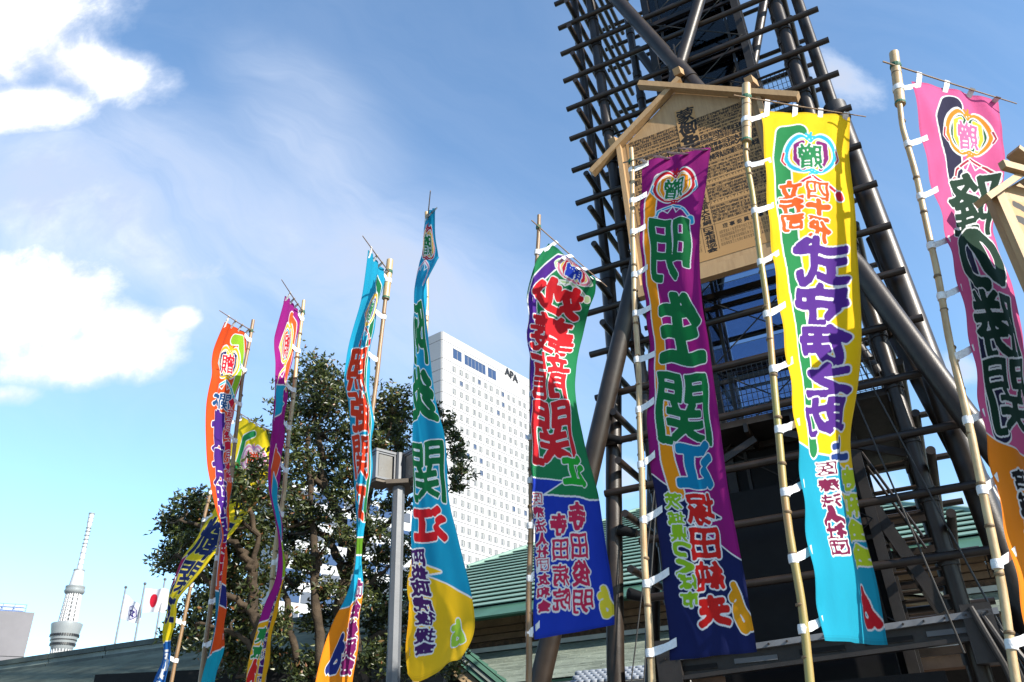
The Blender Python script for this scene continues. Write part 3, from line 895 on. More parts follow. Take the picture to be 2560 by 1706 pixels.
# black box stands for the unlit interior and stairs below the upper landing
tpart('stair_gloom', lambda mb: mb.box(TP(2.35, 17.6, 1.5), E1 * 1.05, E3 * .9, Z * SP * 3.4), 'black', False)
for j in range(13):
    tpart('slat', lambda mb: mb.tube([TP(.9, 10.3 + .5 * j, DB - .5), TP(4.2, 10.3 + .5 * j, DB - .5)], .035, 8), 'steel')
for j in range(7):
    tpart('slat', lambda mb: mb.tube([TP(3.35, 13.7 + .5 * j, 1.9), TP(4.25, 13.7 + .5 * j, 1.9)], .03, 8), 'steel')
for j in range(9):
    tpart('stair_tread', lambda mb: mb.box(TP(3.3 + .08 * j, 13.6 + .3 * j, 1.3), E1 * .09, E3 * .35, Z * .02), 'steel_flat', False)
for sgn in (0, 1):
    tpart('stair_string', lambda mb: mb.beam(TP(3.25, 13.5, .95 + .7 * sgn), TP(4.1, 16.6, .95 + .7 * sgn), .04, .16), 'steel_flat', False)
    tpart('stair_rail', lambda mb: mb.tube([TP(3.25, 12.4, .95 + .7 * sgn), TP(4.1, 15.4, .95 + .7 * sgn)], .02, 6), 'steel')
for s_ in (1.22, 1.62, 3.1):
    tpart('stair_stringer', lambda mb: mb.box(TP(s_, 16.4, .9), E1 * .05, E3 * .05, Z * SP * 3.0), 'steel', False)
for j in range(5):
    tpart('platform_beam', lambda mb: mb.box(TP(2.5, 14.4 + .62 * j, 3.2), E1 * 1.9, E3 * .06, Z * .055), 'steel', False)
tpart('stay_cable', lambda mb: mb.tube([TP(3.45, 9.8, .1), TP(4.15, 17.4, -.2)], .012, 6), 'cable')
tpart('stay_cable', lambda mb: mb.tube([TP(3.55, 9.8, .1), TP(4.75, 18.2, -.2)], .012, 6), 'cable')
tpart('stay_cable', lambda mb: mb.tube([TP(1.0, 13.2, -.1), TP(.35, 17.4, -.25)], .010, 6), 'cable')
tpart('stay_cable', lambda mb: mb.tube([TP(1.0, 13.2, -.1), TP(.15, 17.5, -.25)], .010, 6), 'cable')
# base frame: a channel with bolt heads above the entrance
BF = [TP(.55, 17.05, -.1), TP(4.62, 16.88, -.1)]
tpart('base_flange', lambda mb: mb.beam(BF[0], BF[1], .16, .07), 'steel_light', False)
tpart('base_web', lambda mb: mb.beam(BF[0] - Z * .13 + E3 * .05, BF[1] - Z * .13 + E3 * .05, .08, .19), 'steel_flat', False)
tpart('base_flange', lambda mb: mb.beam(BF[0] - Z * .25, BF[1] - Z * .25, .14, .05), 'steel_flat', False)
for j in range(18):
    p_ = BF[0].lerp(BF[1], (j + .5) / 18) - E3 * .08
    tpart('bolt', lambda mb: mb.tube([p_, p_ - E3 * .022], .013, 6), 'steel')
for j, u in enumerate((.05, .24, .44, .63, .80)):
    p_ = BF[0].lerp(BF[1], u + .07) - Z * .145 - E3 * .0
    tpart('web_slot', lambda mb: mb.box(p_, E1 * .27, E3 * .012, Z * .03), 'galv' if j in (1, 4) else 'black', False)
tpart('interior_gloom', lambda mb: mb.box(TP(2.3, 17.95, 1.4), E1 * 1.6, E3 * 1.4, Z * .3), 'black', False)  # black block puts the dark of the interior into its colour
for s_ in (.7, 4.4):
    tpart('foot_bracket', lambda mb: mb.box(TP(s_, 17.15, -.02), E1 * .16, E3 * .16, Z * .32), 'steel_flat', False)
for j in range(5):
    tpart('flood_light_pipe', lambda mb: mb.tube([TP(4.35 + .09 * j, 16.8 + .1 * j, -.2 + .05 * j), TP(4.5 + .11 * j, 17.6, -.25), TP(4.6 + .1 * j, 18.6, -.1)], .035, 8), 'steel_flat')
# flood lights fixed to short arms on the left side
def flood(s_, k, o_):
    t = thing('flood_light', {0: 'highest', 1: 'middle', 2: 'lowest'}[flood.n] + ' of three small black flood lights on the left side of the lattice tower', 'flood light', TP(s_, k, o_))
    flood.n += 1
    mb = MB(); c = TP(s_, k, o_); mb.tube([c, c - E1 * .26 + Z * .10], [.06, .085], 14); mb.build('lamp_head', M['black'], t, True)
    mb = MB(); mb.tube([c - E1 * .262 + Z * .101, c - E1 * .268 + Z * .103], .074, 14); mb.build('lens', M['acryl'], t)
    mb = MB(); mb.beam(c, c + E1 * .16 - Z * .02, .03, .05); mb.build('bracket', M['steel'], t)
flood.n = 0
flood(.36, 13.02, .0); flood(.42, 14.85, .0); flood(.46, 16.0, .0)

# ------------------------------------------------------------ picture surfaces: one small painter shared by boards, cloth and flags
_gl = {}
def glyph(ch):
    """filled shape of a character, trimmed to its own box"""
    if ch in _gl: return _gl[ch]
    cu = bpy.data.curves.new('g', 'FONT'); cu.body = ch; cu.resolution_u = 3
    o = bpy.data.objects.new('g', cu); COL.objects.link(o)
    e = o.evaluated_get(bpy.context.evaluated_depsgraph_get()); me = e.to_mesh(); me.calc_loop_triangles()
    co = np.array([v.co[:2] for v in me.vertices]); tr = np.array([t.vertices[:] for t in me.loop_triangles])
    e.to_mesh_clear(); bpy.data.objects.remove(o); bpy.data.curves.remove(cu)
    lo, hi = co.min(0), co.max(0)
    N = 128
    co = (co - lo) / np.maximum(hi - lo, 1e-6) * (N - 1)
    im = np.zeros((N, N), bool)
    for t in tr:
        a, b_, c = co[t]
        x0, y0 = np.floor(np.minimum(np.minimum(a, b_), c)).astype(int); x1, y1 = np.ceil(np.maximum(np.maximum(a, b_), c)).astype(int)
        X, Y_ = np.meshgrid(np.arange(x0, x1 + 1), np.arange(y0, y1 + 1))
        d1 = (b_[0] - a[0]) * (Y_ - a[1]) - (b_[1] - a[1]) * (X - a[0])
        d2 = (c[0] - b_[0]) * (Y_ - b_[1]) - (c[1] - b_[1]) * (X - b_[0])
        d3 = (a[0] - c[0]) * (Y_ - c[1]) - (a[1] - c[1]) * (X - c[0])
        ins = ((d1 >= -.01) & (d2 >= -.01) & (d3 >= -.01)) | ((d1 <= .01) & (d2 <= .01) & (d3 <= .01))
        im[np.clip(Y_[ins], 0, N - 1), np.clip(X[ins], 0, N - 1)] = True
    asp = (hi - lo)[1] / max((hi - lo)[0], 1e-6)
    _gl[ch] = (im[::-1], asp)              # row 0 is the top
    return _gl[ch]

def grow(m, r):
    r = float(r)
    if r < .5: return m
    o = m.copy(); h, w = m.shape; R_ = int(r)
    for dy in range(-R_, R_ + 1):
        k = int(math.sqrt(max(0, r * r - dy * dy)))
        row = m.copy()
        # running horizontal growth
        for dx in range(1, k + 1):
            row[:, dx:] |= m[:, :-dx]; row[:, :-dx] |= m[:, dx:]
        if dy >= 0: o[dy:, :] |= row[:h - dy, :]
        else: o[:dy, :] |= row[-dy:, :]
    return o

class Cloth:
    """a flat picture painted in code; u runs 0..1 across, v runs 0..1 down"""
    def __init__(s, w, h, bg):
        s.w, s.h = w, h
        s.a = np.empty((h, w, 3), np.float32); s.a[:] = lin(bg)
        s.Y, s.X = np.mgrid[0:h, 0:w].astype(np.float32)
    def ink(s, m, c, y0=0, x0=0):
        h, w = m.shape
        ya, yb, xa, xb = max(0, y0), min(s.h, y0 + h), max(0, x0), min(s.w, x0 + w)
        if ya >= yb or xa >= xb: return
        s.a[ya:yb, xa:xb][m[ya - y0:yb - y0, xa - x0:xb - x0]] = lin(c)
    def poly(s, pts, c, edge=None, ew=3):
        """pts in (u, v)"""
        P = np.array([(u * s.w, v * s.h) for u, v in pts])
        y0, y1 = int(max(0, P[:, 1].min() - ew - 2)), int(min(s.h, P[:, 1].max() + ew + 2))
        if y1 <= y0: return
        X, Y_ = s.X[y0:y1], s.Y[y0:y1]
        ins = np.zeros(X.shape, bool)
        for i in range(len(P)):
            (xa, ya), (xb, yb) = P[i], P[i - 1]
            if ya == yb: continue
            ins ^= ((ya > Y_) != (yb > Y_)) & (X < (xb - xa) * (Y_ - ya) / (yb - ya) + xa)
        if edge: s.ink(grow(ins, ew), edge, y0)
        s.ink(ins, c, y0)
    def stroke(s, pts, wd, c, edge=None, ew=3, asp=1.0):
        P = np.array([(u * s.w, v * s.h) for u, v in pts])
        wd = wd * s.w
        y0, y1 = int(max(0, P[:, 1].min() - wd - ew - 2)), int(min(s.h, P[:, 1].max() + wd + ew + 2))
        if y1 <= y0: return
        X, Y_ = s.X[y0:y1], s.Y[y0:y1]
        D = np.full(X.shape, 1e9, np.float32)
        for (xa, ya), (xb, yb) in zip(P[:-1], P[1:]):
            dx, dy = xb - xa, yb - ya
            t = np.clip(((X - xa) * dx + (Y_ - ya) * dy) / max(dx * dx + dy * dy, 1e-6), 0, 1)
            D = np.minimum(D, np.hypot(X - xa - t * dx, Y_ - ya - t * dy))
        if edge: s.ink(D < wd / 2 + ew, edge, y0)
        s.ink(D < wd / 2, c, y0)
    def char(s, ch, u, v, wu, hv, c, edge=None, flip=False, bold=.05, ew=3, rough=.02, shear=0.0):
        im, asp = glyph(ch)
        if flip: im = im[:, ::-1]
        w, h = max(2, int(wu * s.w)), max(2, int(hv * s.h))
        pad = int(2.0 * bold * w + .03 * w + ew + 6) if (edge or bold) else 0
        yy_, xx = np.mgrid[0:h + 2 * pad, 0:w + 2 * pad].astype(np.float32)
        gx, gy = (xx - pad) / w, (yy_ - pad) / h
        if rough:
            ph = rnd.random() * 6
            gx = gx + rough * np.sin(gy * 9 + ph) + rough * .6 * np.sin(gx * 13 + gy * 5 + ph); gy = gy + rough * np.sin(gx * 8 + ph * 2)
        gx = gx + shear * (gy - .5)
        ok = (gx >= 0) & (gx < 1) & (gy >= 0) & (gy < 1)
        m = np.zeros(gx.shape, bool)
        m[ok] = im[(gy[ok] * 127).astype(int), (gx[ok] * 127).astype(int)]
        if bold:
            # thick brush strokes that run together, keeping only the larger counters open
            lim = (.83 if bold >= .09 else .78) if edge else .90
            for k in ((1.8, 1.5, 1.25, 1.0, .85,) if edge else (1.0, .85,)) + (.7, .55, .42, .3, .2, .12):
                mm = grow(m, bold * w * k)
                if mm.sum() <= lim * w * h: break
            m = mm
            if edge:
                cl = 1.2
                m = ~grow(~grow(m, cl), cl)
        y0, x0 = int(v * s.h - h / 2) - pad, int(u * s.w - w / 2) - pad
        if edge: s.ink(grow(m, ew), edge, y0, x0)
        s.ink(m, c, y0, x0)
    def image(s, name):
        im = bpy.data.images.new(name, s.w, s.h, alpha=False, float_buffer=True)
        im.colorspace_settings.name = 'Linear Rec.709'
        px = np.ones((s.h, s.w, 4), np.float32); px[..., :3] = s.a[::-1]
        im.pixels.foreach_set(px.ravel()); im.update(); im.pack()
        return im

def print_mat(name, im, translucent=0.0, rough=0.8, weave=0.0):
    m = bpy.data.materials.new(name); m.use_nodes = True
    t = m.node_tree; q = G(t); p = t.nodes['Principled BSDF']
    uv = q.node('ShaderNodeUVMap'); tx = q.node('ShaderNodeTexImage'); tx.image = im; tx.extension = 'EXTEND'; tx.interpolation = 'Cubic'
    t.links.new(uv.outputs[0], tx.inputs[0])
    nz = q.noise(q.node('ShaderNodeTexCoord').outputs['Object'], 2.2, 5.0)
    col = q.mix(1.0, tx.outputs[0], q.mix(nz, (.66, .66, .67, 1), (.84, .84, .83, 1)), 'MULTIPLY')
    t.links.new(col, p.inputs['Base Color'])
    p.inputs['Roughness'].default_value = rough; p.inputs['Specular IOR Level'].default_value = .25
    if weave:
        bp = q.node('ShaderNodeBump'); bp.inputs['Strength'].default_value = weave; bp.inputs['Distance'].default_value = .02
        mp = q.node('ShaderNodeMapping'); mp.inputs['Scale'].default_value = (2.2, 7, 1); t.links.new(uv.outputs[0], mp.inputs[0])
        t.links.new(q.noise(mp.outputs[0], 2.6, 5.0, .55, .6), bp.inputs['Height']); t.links.new(bp.outputs[0], p.inputs['Normal'])
    if translucent:
        tr = q.node('ShaderNodeBsdfTranslucent'); t.links.new(col, tr.inputs[0])
        mx = q.node('ShaderNodeMixShader'); mx.inputs[0].default_value = translucent
        t.links.new(p.outputs[0], mx.inputs[1]); t.links.new(tr.outputs[0], mx.inputs[2])
        t.links.new(mx.outputs[0], t.nodes['Material Output'].inputs[0])
    return m

def uv_quad(me, face, uvs):
    lay = me.uv_layers.new(name='UVMap') if not me.uv_layers else me.uv_layers[0]
    for li, uv in zip(me.polygons[face].loop_indices, uvs):
        lay.data[li].uv = uv

# ------------------------------------------------------------ the great ranking board hung on the tower
BO = -.42                                             # in front of the bars
def BP(s, k, o=0.0): return TP(s, k, BO + o)
board = thing('ranking_board', 'large pale timber ranking board with small gable, covered in rows of black brush writing', 'board', BP(2.2, 10))
bs0, bs1, kt, kb_, kap = 1.10, 3.58, 6.42, 10.15, 5.26
sc_ = (bs0 + bs1) / 2
mb = MB()
mb.slab([BP(bs0, kb_), BP(bs1, kb_), BP(bs1, kt), BP(sc_, kap), BP(bs0, kt)], E3 * .16)
mb.build('panel', M['timber'], board)
RK = ('蒙御免東西横綱大関関脇小結前頭十両幕下行司式守木村庄之助伊三役呼出年寄春日野山風藤島高砂玉ノ井尾車境川浅香佐渡嶽宮城石浦若隆景正代照富士貴勝逸剛翔猿遠栄阿炎北豊昇龍明生霧馬輝宝富碧松鳳千丸妙義琴恵光'
      '江戸青森茨城千葉東京大阪長野熊本福岡愛知埼玉鹿児島モンゴル')
pb = Cloth(1120, 1480, (170, 131, 84))
rows_ = [(.000, .046, 62, 1.2, 0), (.050, .036, 58, 1.3, 0), (.092, .018, 80, 1, 0), (.115, .018, 80, 1, 0), (.142, .075, 34, 2.4, 1), (.222, .070, 30, 2.6, 1), (.30, .050, 36, 2.0, 1),
         (.362, .018, 90, 1, 0), (.385, .085, 95, .9, 0), (.482, .03, 46, 1.2, 2), (.515, .018, 90, 1, 0), (.537, .085, 95, .9, 0), (.630, .03, 42, 1.2, 2), (.664, .018, 90, 1, 0), (.686, .088, 90, .9, 0)]
ink_ = (26, 20, 16)
for v0, hv, n_, bd, kind in rows_:
    for i in range(n_):
        if kind == 2:
            u = (i + .5) / n_
            if i % 2 == 0: pb.poly([(u - .012, v0), (u + .012, v0), (u + .012, v0 + .005), (u - .012, v0 + .005)], ink_)
            pb.poly([(u - .003, v0), (u + .001, v0), (u + .001, v0 + hv * .55), (u - .003, v0 + hv * .55)], ink_)
            continue
        sub = max(1, int(round(hv / (.022 if kind == 0 else .04))))
        for j in range(sub):
            u, v = .02 + .96 * (i + .5) / n_, v0 + hv * (j + .5) / sub
            if abs(u - .5) < .045 and v < .80 and v > .1: continue
            pb.char(rnd.choice(RK), u, v, .94 / n_, hv / sub * .92, ink_, None, False, .24 if bd > 1.1 else .20, 0, 0)
for v in (.046, .089, .138, .355, .478, .512, .626, .66, .785):
    pb.poly([(.02, v), (.98, v), (.98, v + .0025), (.02, v + .0025)], (70, 52, 36))
for u in (.02, .45, .55, .98):
    pb.poly([(u - .002, .09), (u + .002, .09), (u + .002, .95), (u - .002, .95)], (90, 68, 46))
for i in range(18):
    pb.char(rnd.choice(RK), .5, .15 + .036 * i, .06, .033, ink_, None, False, .05, 0, 0)
for i, ch in enumerate('日本相撲協会'):
    pb.char(ch, .5, .805 + .028 * i, .07, .027, ink_, None, False, .08, 0, 0)
for i, ch in enumerate('理事委員理事長'):
    for sgn in (-1, 1):
        pb.char(ch, .5 + sgn * (.12 + .05 * i), .815, .036, .028, ink_, None, False, .07, 0, 0)
for r_ in range(4):
    for i in range(26):
        for sgn in (-1, 1):
            pb.char(rnd.choice(RK), .5 + sgn * (.075 + .0155 * i), .850 + .026 * r_, .014, .022, ink_, None, False, 0, 0, 0)
pm = print_mat('board_writing', pb.image('board_writing'), 0, .65)
def print_sheet(name, m, P, parent, off):
    """a thin printed face on a board: bottom-left, bottom-right, top-right, top-left"""
    mb = MB(); P = [Vector(p) for p in P]; mb.slab(P, off)
    me = mb.mesh(name, m); uv_quad(me, 0, [(0, 0), (1, 0), (1, 1), (0, 1)]); uv_quad(me, 1, [(0, 1), (1, 1), (1, 0), (0, 0)])
    return link(name, me, parent)
print_sheet('writing', pm, [BP(bs0 + .12, kb_ - .22, -.006), BP(bs1 - .12, kb_ - .22, -.006), BP(bs1 - .12, kt - .12, -.006), BP(bs0 + .12, kt - .12, -.006)], board, E3 * .0045)
ttl = Cloth(96, 300, (170, 131, 84))
for i, ch in enumerate('蒙御免'):
    ttl.char(ch, .5, .18 + .32 * i, .88, .32, ink_, None, False, .16, 0, .03)
print_sheet('title', print_mat('board_title', ttl.image('board_title'), 0, .65), [BP(sc_ - .17, kt + .66, -.012), BP(sc_ + .17, kt + .66, -.012), BP(sc_ + .17, kt - .52, -.012), BP(sc_ - .17, kt - .52, -.012)], board, E3 * .005)
# rails and rafters
def timber(name, a, b_, w, h, up=E3, m='timber', par=None):
    mb = MB(); mb.beam(a, b_, w, h, up); return mb.build(name, M[m], par or board)
timber('rafter', BP(sc_ + .04, 5.10, -.06), BP(.54, 6.83, -.06), .105, .15)
timber('rafter', BP(1.66, 4.83, -.10), BP(4.17, 6.84, -.10), .105, .15)
for s_, kk in ((sc_ + .02, 4.95), (3.5, 6.0), (bs0 - .1, 6.28)):
    timber('rafter_end', BP(s_, kk - .1, -.1), BP(s_ + .06, kk - .35, .28), .13, .13, Z)
timber('bottom_rail', BP(bs0 - .02, kb_ + .12, -.05), BP(bs1 + .02, kb_ + .12, -.05), .20, .14)
timber('side_rail', BP(bs0 + .0, kb_ + .06, .02), BP(bs0 + .0, kt - .1, .02), .08, .26)
timber('side_rail', BP(bs1 - .0, kb_ + .06, .02), BP(bs1 - .0, kt - .1, .02), .08, .26)
for kk in (7.4, 7.7, 9.1):
    mb = MB(); p_ = BP(bs0 - .06, kk, .05); mb.tube([p_, p_ - E1 * .05], .03, 8); mb.build('bolt', M['steel'], board)

# ------------------------------------------------------------ smaller board at the right edge
SB = at(2560, 560, 5.3)
sd = Vector((0.93, 0.36, 0)).normalized(); sp_ = Vector((-sd.y, sd.x, 0))
def from_px(x, y): return hit(x, y, SB, sp_)
apex = from_px(2556, 434); eL = from_px(2440, 515)
sb = thing('notice_board', 'tall timber notice board with huge black brush characters, at the right edge', 'board', (apex.x, apex.y, 0))
lb = from_px(2486, 490); lb2 = from_px(2600, 820)
wv = Vector((lb2.x, lb2.y, 0)) - Vector((lb.x, lb.y, 0))
half = (apex - lb).dot(sd)
hgt = lb.z
pt = lambda u, z, o=0: Vector((lb.x, lb.y, 0)) + sd * u - sp_ * o + Z * z
mb = MB(); mb.slab([pt(0, hgt - 2.6), pt(2 * half, hgt - 2.6), pt(2 * half, hgt), pt(half, apex.z - .05), pt(0, hgt)], sp_ * .09); mb.build('panel', M['timber'], sb)
nb = Cloth(160, 560, (176, 138, 90))
for i, ch in enumerate('満員御礼'):
    nb.char(ch, .5, .115 + .24 * i, .86, .205, (24, 22, 20), None, False, .12, 0, .035)
print_sheet('writing', print_mat('notice_writing', nb.image('notice_writing'), 0, .6), [pt(.05, hgt - 2.5, .006), pt(2 * half - .05, hgt - 2.5, .006), pt(2 * half - .05, hgt - .0, .006), pt(.05, hgt - .0, .006)], sb, sp_ * .004)
for s_ in (0, 2 * half):
    timber('side_rail', pt(s_, hgt - 2.6, .03), pt(s_, hgt + .02, .03), .05, .12, sd, 'timber', sb)
eo = (eL - apex)
mirr = Vector(eo) - 2 * sd * eo.dot(sd)
timber('rafter', apex - eo * .0 + sp_ * -.06, eL + sp_ * -.06, .055, .13, sp_, 'timber', sb)
timber('rafter', apex - mirr * .22 - sp_ * .1, apex + mirr - sp_ * .1, .055, .13, sp_, 'timber', sb)
timber('rail', from_px(2470, 440) - sp_ * .14, from_px(2470, 440) - sp_ * .14 + sd * (half * 2.2), .055, .075, Z, 'timber', sb)
for s_ in (half * .6, half * 1.4):
    timber('post', pt(s_, 0, -.15), pt(s_, hgt - .2, -.15), .09, .09, sd, 'timber', sb)

# ============================================================ LAMP, FLAGS, TREES
LP = at(999, 1215, 11.0); LB = at(980, 1706, 11.0)
lx = (LP.x + LB.x) / 2
lamp = thing('street_lamp', 'grey street lamp post with square frosted lanterns between the two light blue banners', 'street lamp', (lx, 11.0, 0))
mb = MB(); mb.tube([(lx, 11, 0), (lx, 11, LP.z - .02)], [.095, .088], 8); mb.build('post', M['galv'], lamp)
mb = MB(); mb.box((lx, 11, LP.z + .02), (.16, 0, 0), (0, .16, 0), (0, 0, .03)); mb.build('hub_plate', M['lamp_under'], lamp)
mb = MB(); mb.tube([(lx, 11, LP.z), (lx, 11, LP.z + .5)], .05, 8); mb.build('hub_post', M['galv'], lamp)
def lantern(cx, cy, cz, s, hh):
    d1, d2 = Vector((.74, .67, 0)).normalized(), Vector((-.67, .74, 0)).normalized()
    c = Vector((cx, cy, cz))
    mb = MB(); mb.box(c - Z * (hh + .02), d1 * (s - .015), d2 * (s - .015), Z * .02); base = mb.build('lantern', M['lamp_under'], lamp)
    mb = MB(); mb.box(c + Z * (hh + .015), d1 * (s + .015), d2 * (s + .015), Z * .018); mb.build('lid', M['lamp_metal'], base)
    for i, (a, b_) in enumerate(((d1, d2), (-d1, d2), (d2, d1), (-d2, d1))):
        mb = MB(); mb.box(c + a * (s - .02), b_ * (s - .05), a * .006, Z * (hh - .03)); mb.build('frosted_panel', M['acryl'], base)
        mb = MB()
        mb.box(c + a * (s - .012) + Z * (hh - .015), b_ * (s - .02), a * .012, Z * .015); mb.box(c + a * (s - .012) - Z * (hh - .015), b_ * (s - .02), a * .012, Z * .015)
        mb.build('frame_rail', M['lamp_metal'], base)
    for a in (1, -1):
        for b_ in (1, -1):
            mb = MB(); mb.box(c + d1 * (a * (s - .012)) + d2 * (b_ * (s - .012)), d1 * .018, d2 * .018, Z * hh); mb.build('frame_post', M['lamp_metal'], base)
zc = (at(955, 1142, 11).z + at(955, 1212, 11).z) / 2 + .02
for dx, dy in ((-.285, .0), (.285, .0), (0, .33)):
    lantern(lx + dx, 11 + dy, zc, .165, .205)
for sx in (-1, 1):
    mb = MB(); mb.beam((lx, 11, LP.z + .06), (lx + sx * .2, 11, LP.z + .09), .04, .04); mb.build('arm', M['galv'], lamp)

# flagpoles
def flag(name, label, top, bot, Y, corners, cloth_, group='flagpoles beyond the annex roof'):
    T = at(*top, Y); B = at(*bot, Y)
    x_ = T.x
    t = thing(name, label, 'flagpole', (x_, Y, 0), group)
    mb = MB(); mb.tube([(x_, Y, 0), (x_, Y, T.z)], [.07, .045], 10); mb.build('pole', M['steel_light'], t, True)
    mb = MB(); mb.lathe((x_, Y, T.z), [(.0, -.02), (.07, .02), (.09, .08), (.06, .14), (.0, .16)], 10); mb.build('finial', M['lamp_metal'], t, True)
    if corners:
        c = [at(*p, Y) for p in corners]
        off = Vector((x_ + .07 - c[0].x, 0, 0))
        n = 18; vs, fs, uv = [], [], []
        for j in range(n + 1):
            for i in range(n + 1):
                u, v = i / n, j / n
                p = (c[0] * (1 - u) + c[1] * u) * (1 - v) + (c[3] * (1 - u) + c[2] * u) * v
                p = p + off * (1 - u) + Vector((0, .22 * u * math.sin(6.5 * u + 1.6 * v) + .10 * u * math.sin(13 * u + 3 * v), .02 * math.sin(9 * u)))
                vs.append(p); uv.append((u, 1 - v))
        for j in range(n):
            for i in range(n):
                a = j * (n + 1) + i; fs.append((a, a + 1, a + n + 2, a + n + 1))
        me = bpy.data.meshes.new('flag'); me.from_pydata(vs, [], fs); me.materials.append(cloth_)
        lay = me.uv_layers.new(name='UVMap')
        for l in me.loops: lay.data[l.index].uv = uv[l.vertex_index]
        me.polygons.foreach_set('use_smooth', [True] * len(me.polygons))
        link('flag', me, t)
fl = Cloth(160, 120, (222, 222, 230))
an_ = [i * math.pi * 2 / 60 for i in range(60)]
EX, EY = .62, .56
def disc(c_, x, y, rx, ry, col, amp=0, nn=5, ph=0):
    c_.poly([(x + rx * (1 + amp * math.cos(nn * a + ph)) * math.cos(a), y + ry * (1 + amp * math.cos(nn * a + ph)) * math.sin(a)) for a in an_], col)
shield = [(EX - .24, EY - .20), (EX - .12, EY - .30), (EX, EY - .36), (EX + .12, EY - .30), (EX + .24, EY - .20), (EX + .23, EY + .12), (EX + .12, EY + .28), (EX, EY + .38), (EX - .12, EY + .28), (EX - .23, EY + .12)]
fl.poly(shield, (62, 46, 120)); fl.poly([(EX + (u - EX) * .88, EY + (v - EY) * .88) for u, v in shield], (222, 222, 230)); fl.poly([(EX + (u - EX) * .80, EY + (v - EY) * .80) for u, v in shield], (62, 46, 120))
fl.poly([(EX + (u - EX) * .74, EY + (v - EY) * .74) for u, v in shield], (225, 225, 235))
disc(fl, EX, EY, .145, .20, (52, 38, 112), .24, 5, math.pi / 2)
for k in range(5):
    a = -math.pi / 2 + k * 2 * math.pi / 5
    fl.stroke([(EX, EY), (EX + .10 * math.cos(a), EY + .135 * math.sin(a))], .012, (225, 225, 235))
disc(fl, EX, EY, .03, .04, (225, 225, 235))
flag('flagpole', 'flagpole flying a white flag with a purple blossom crest', (314, 1472), (290, 1612), 45, [(315, 1486), (352, 1514), (343, 1560), (301, 1547)], print_mat('crest_flag_cloth', fl.image('crest_flag'), .3))
fj = Cloth(160, 110, (224, 222, 226))
disc(fj, .45, .5, .20, .29, (205, 22, 50))
flag('flagpole', 'flagpole flying a white flag with a red disc', (362, 1463), (339, 1604), 45, [(364, 1471), (420, 1474), (411, 1530), (357, 1533)], print_mat('disc_flag_cloth', fj.image('disc_flag'), .3))
flag('flagpole', 'bare flagpole without a flag, right of the red disc flag', (412, 1452), (388, 1597), 45, None, None)

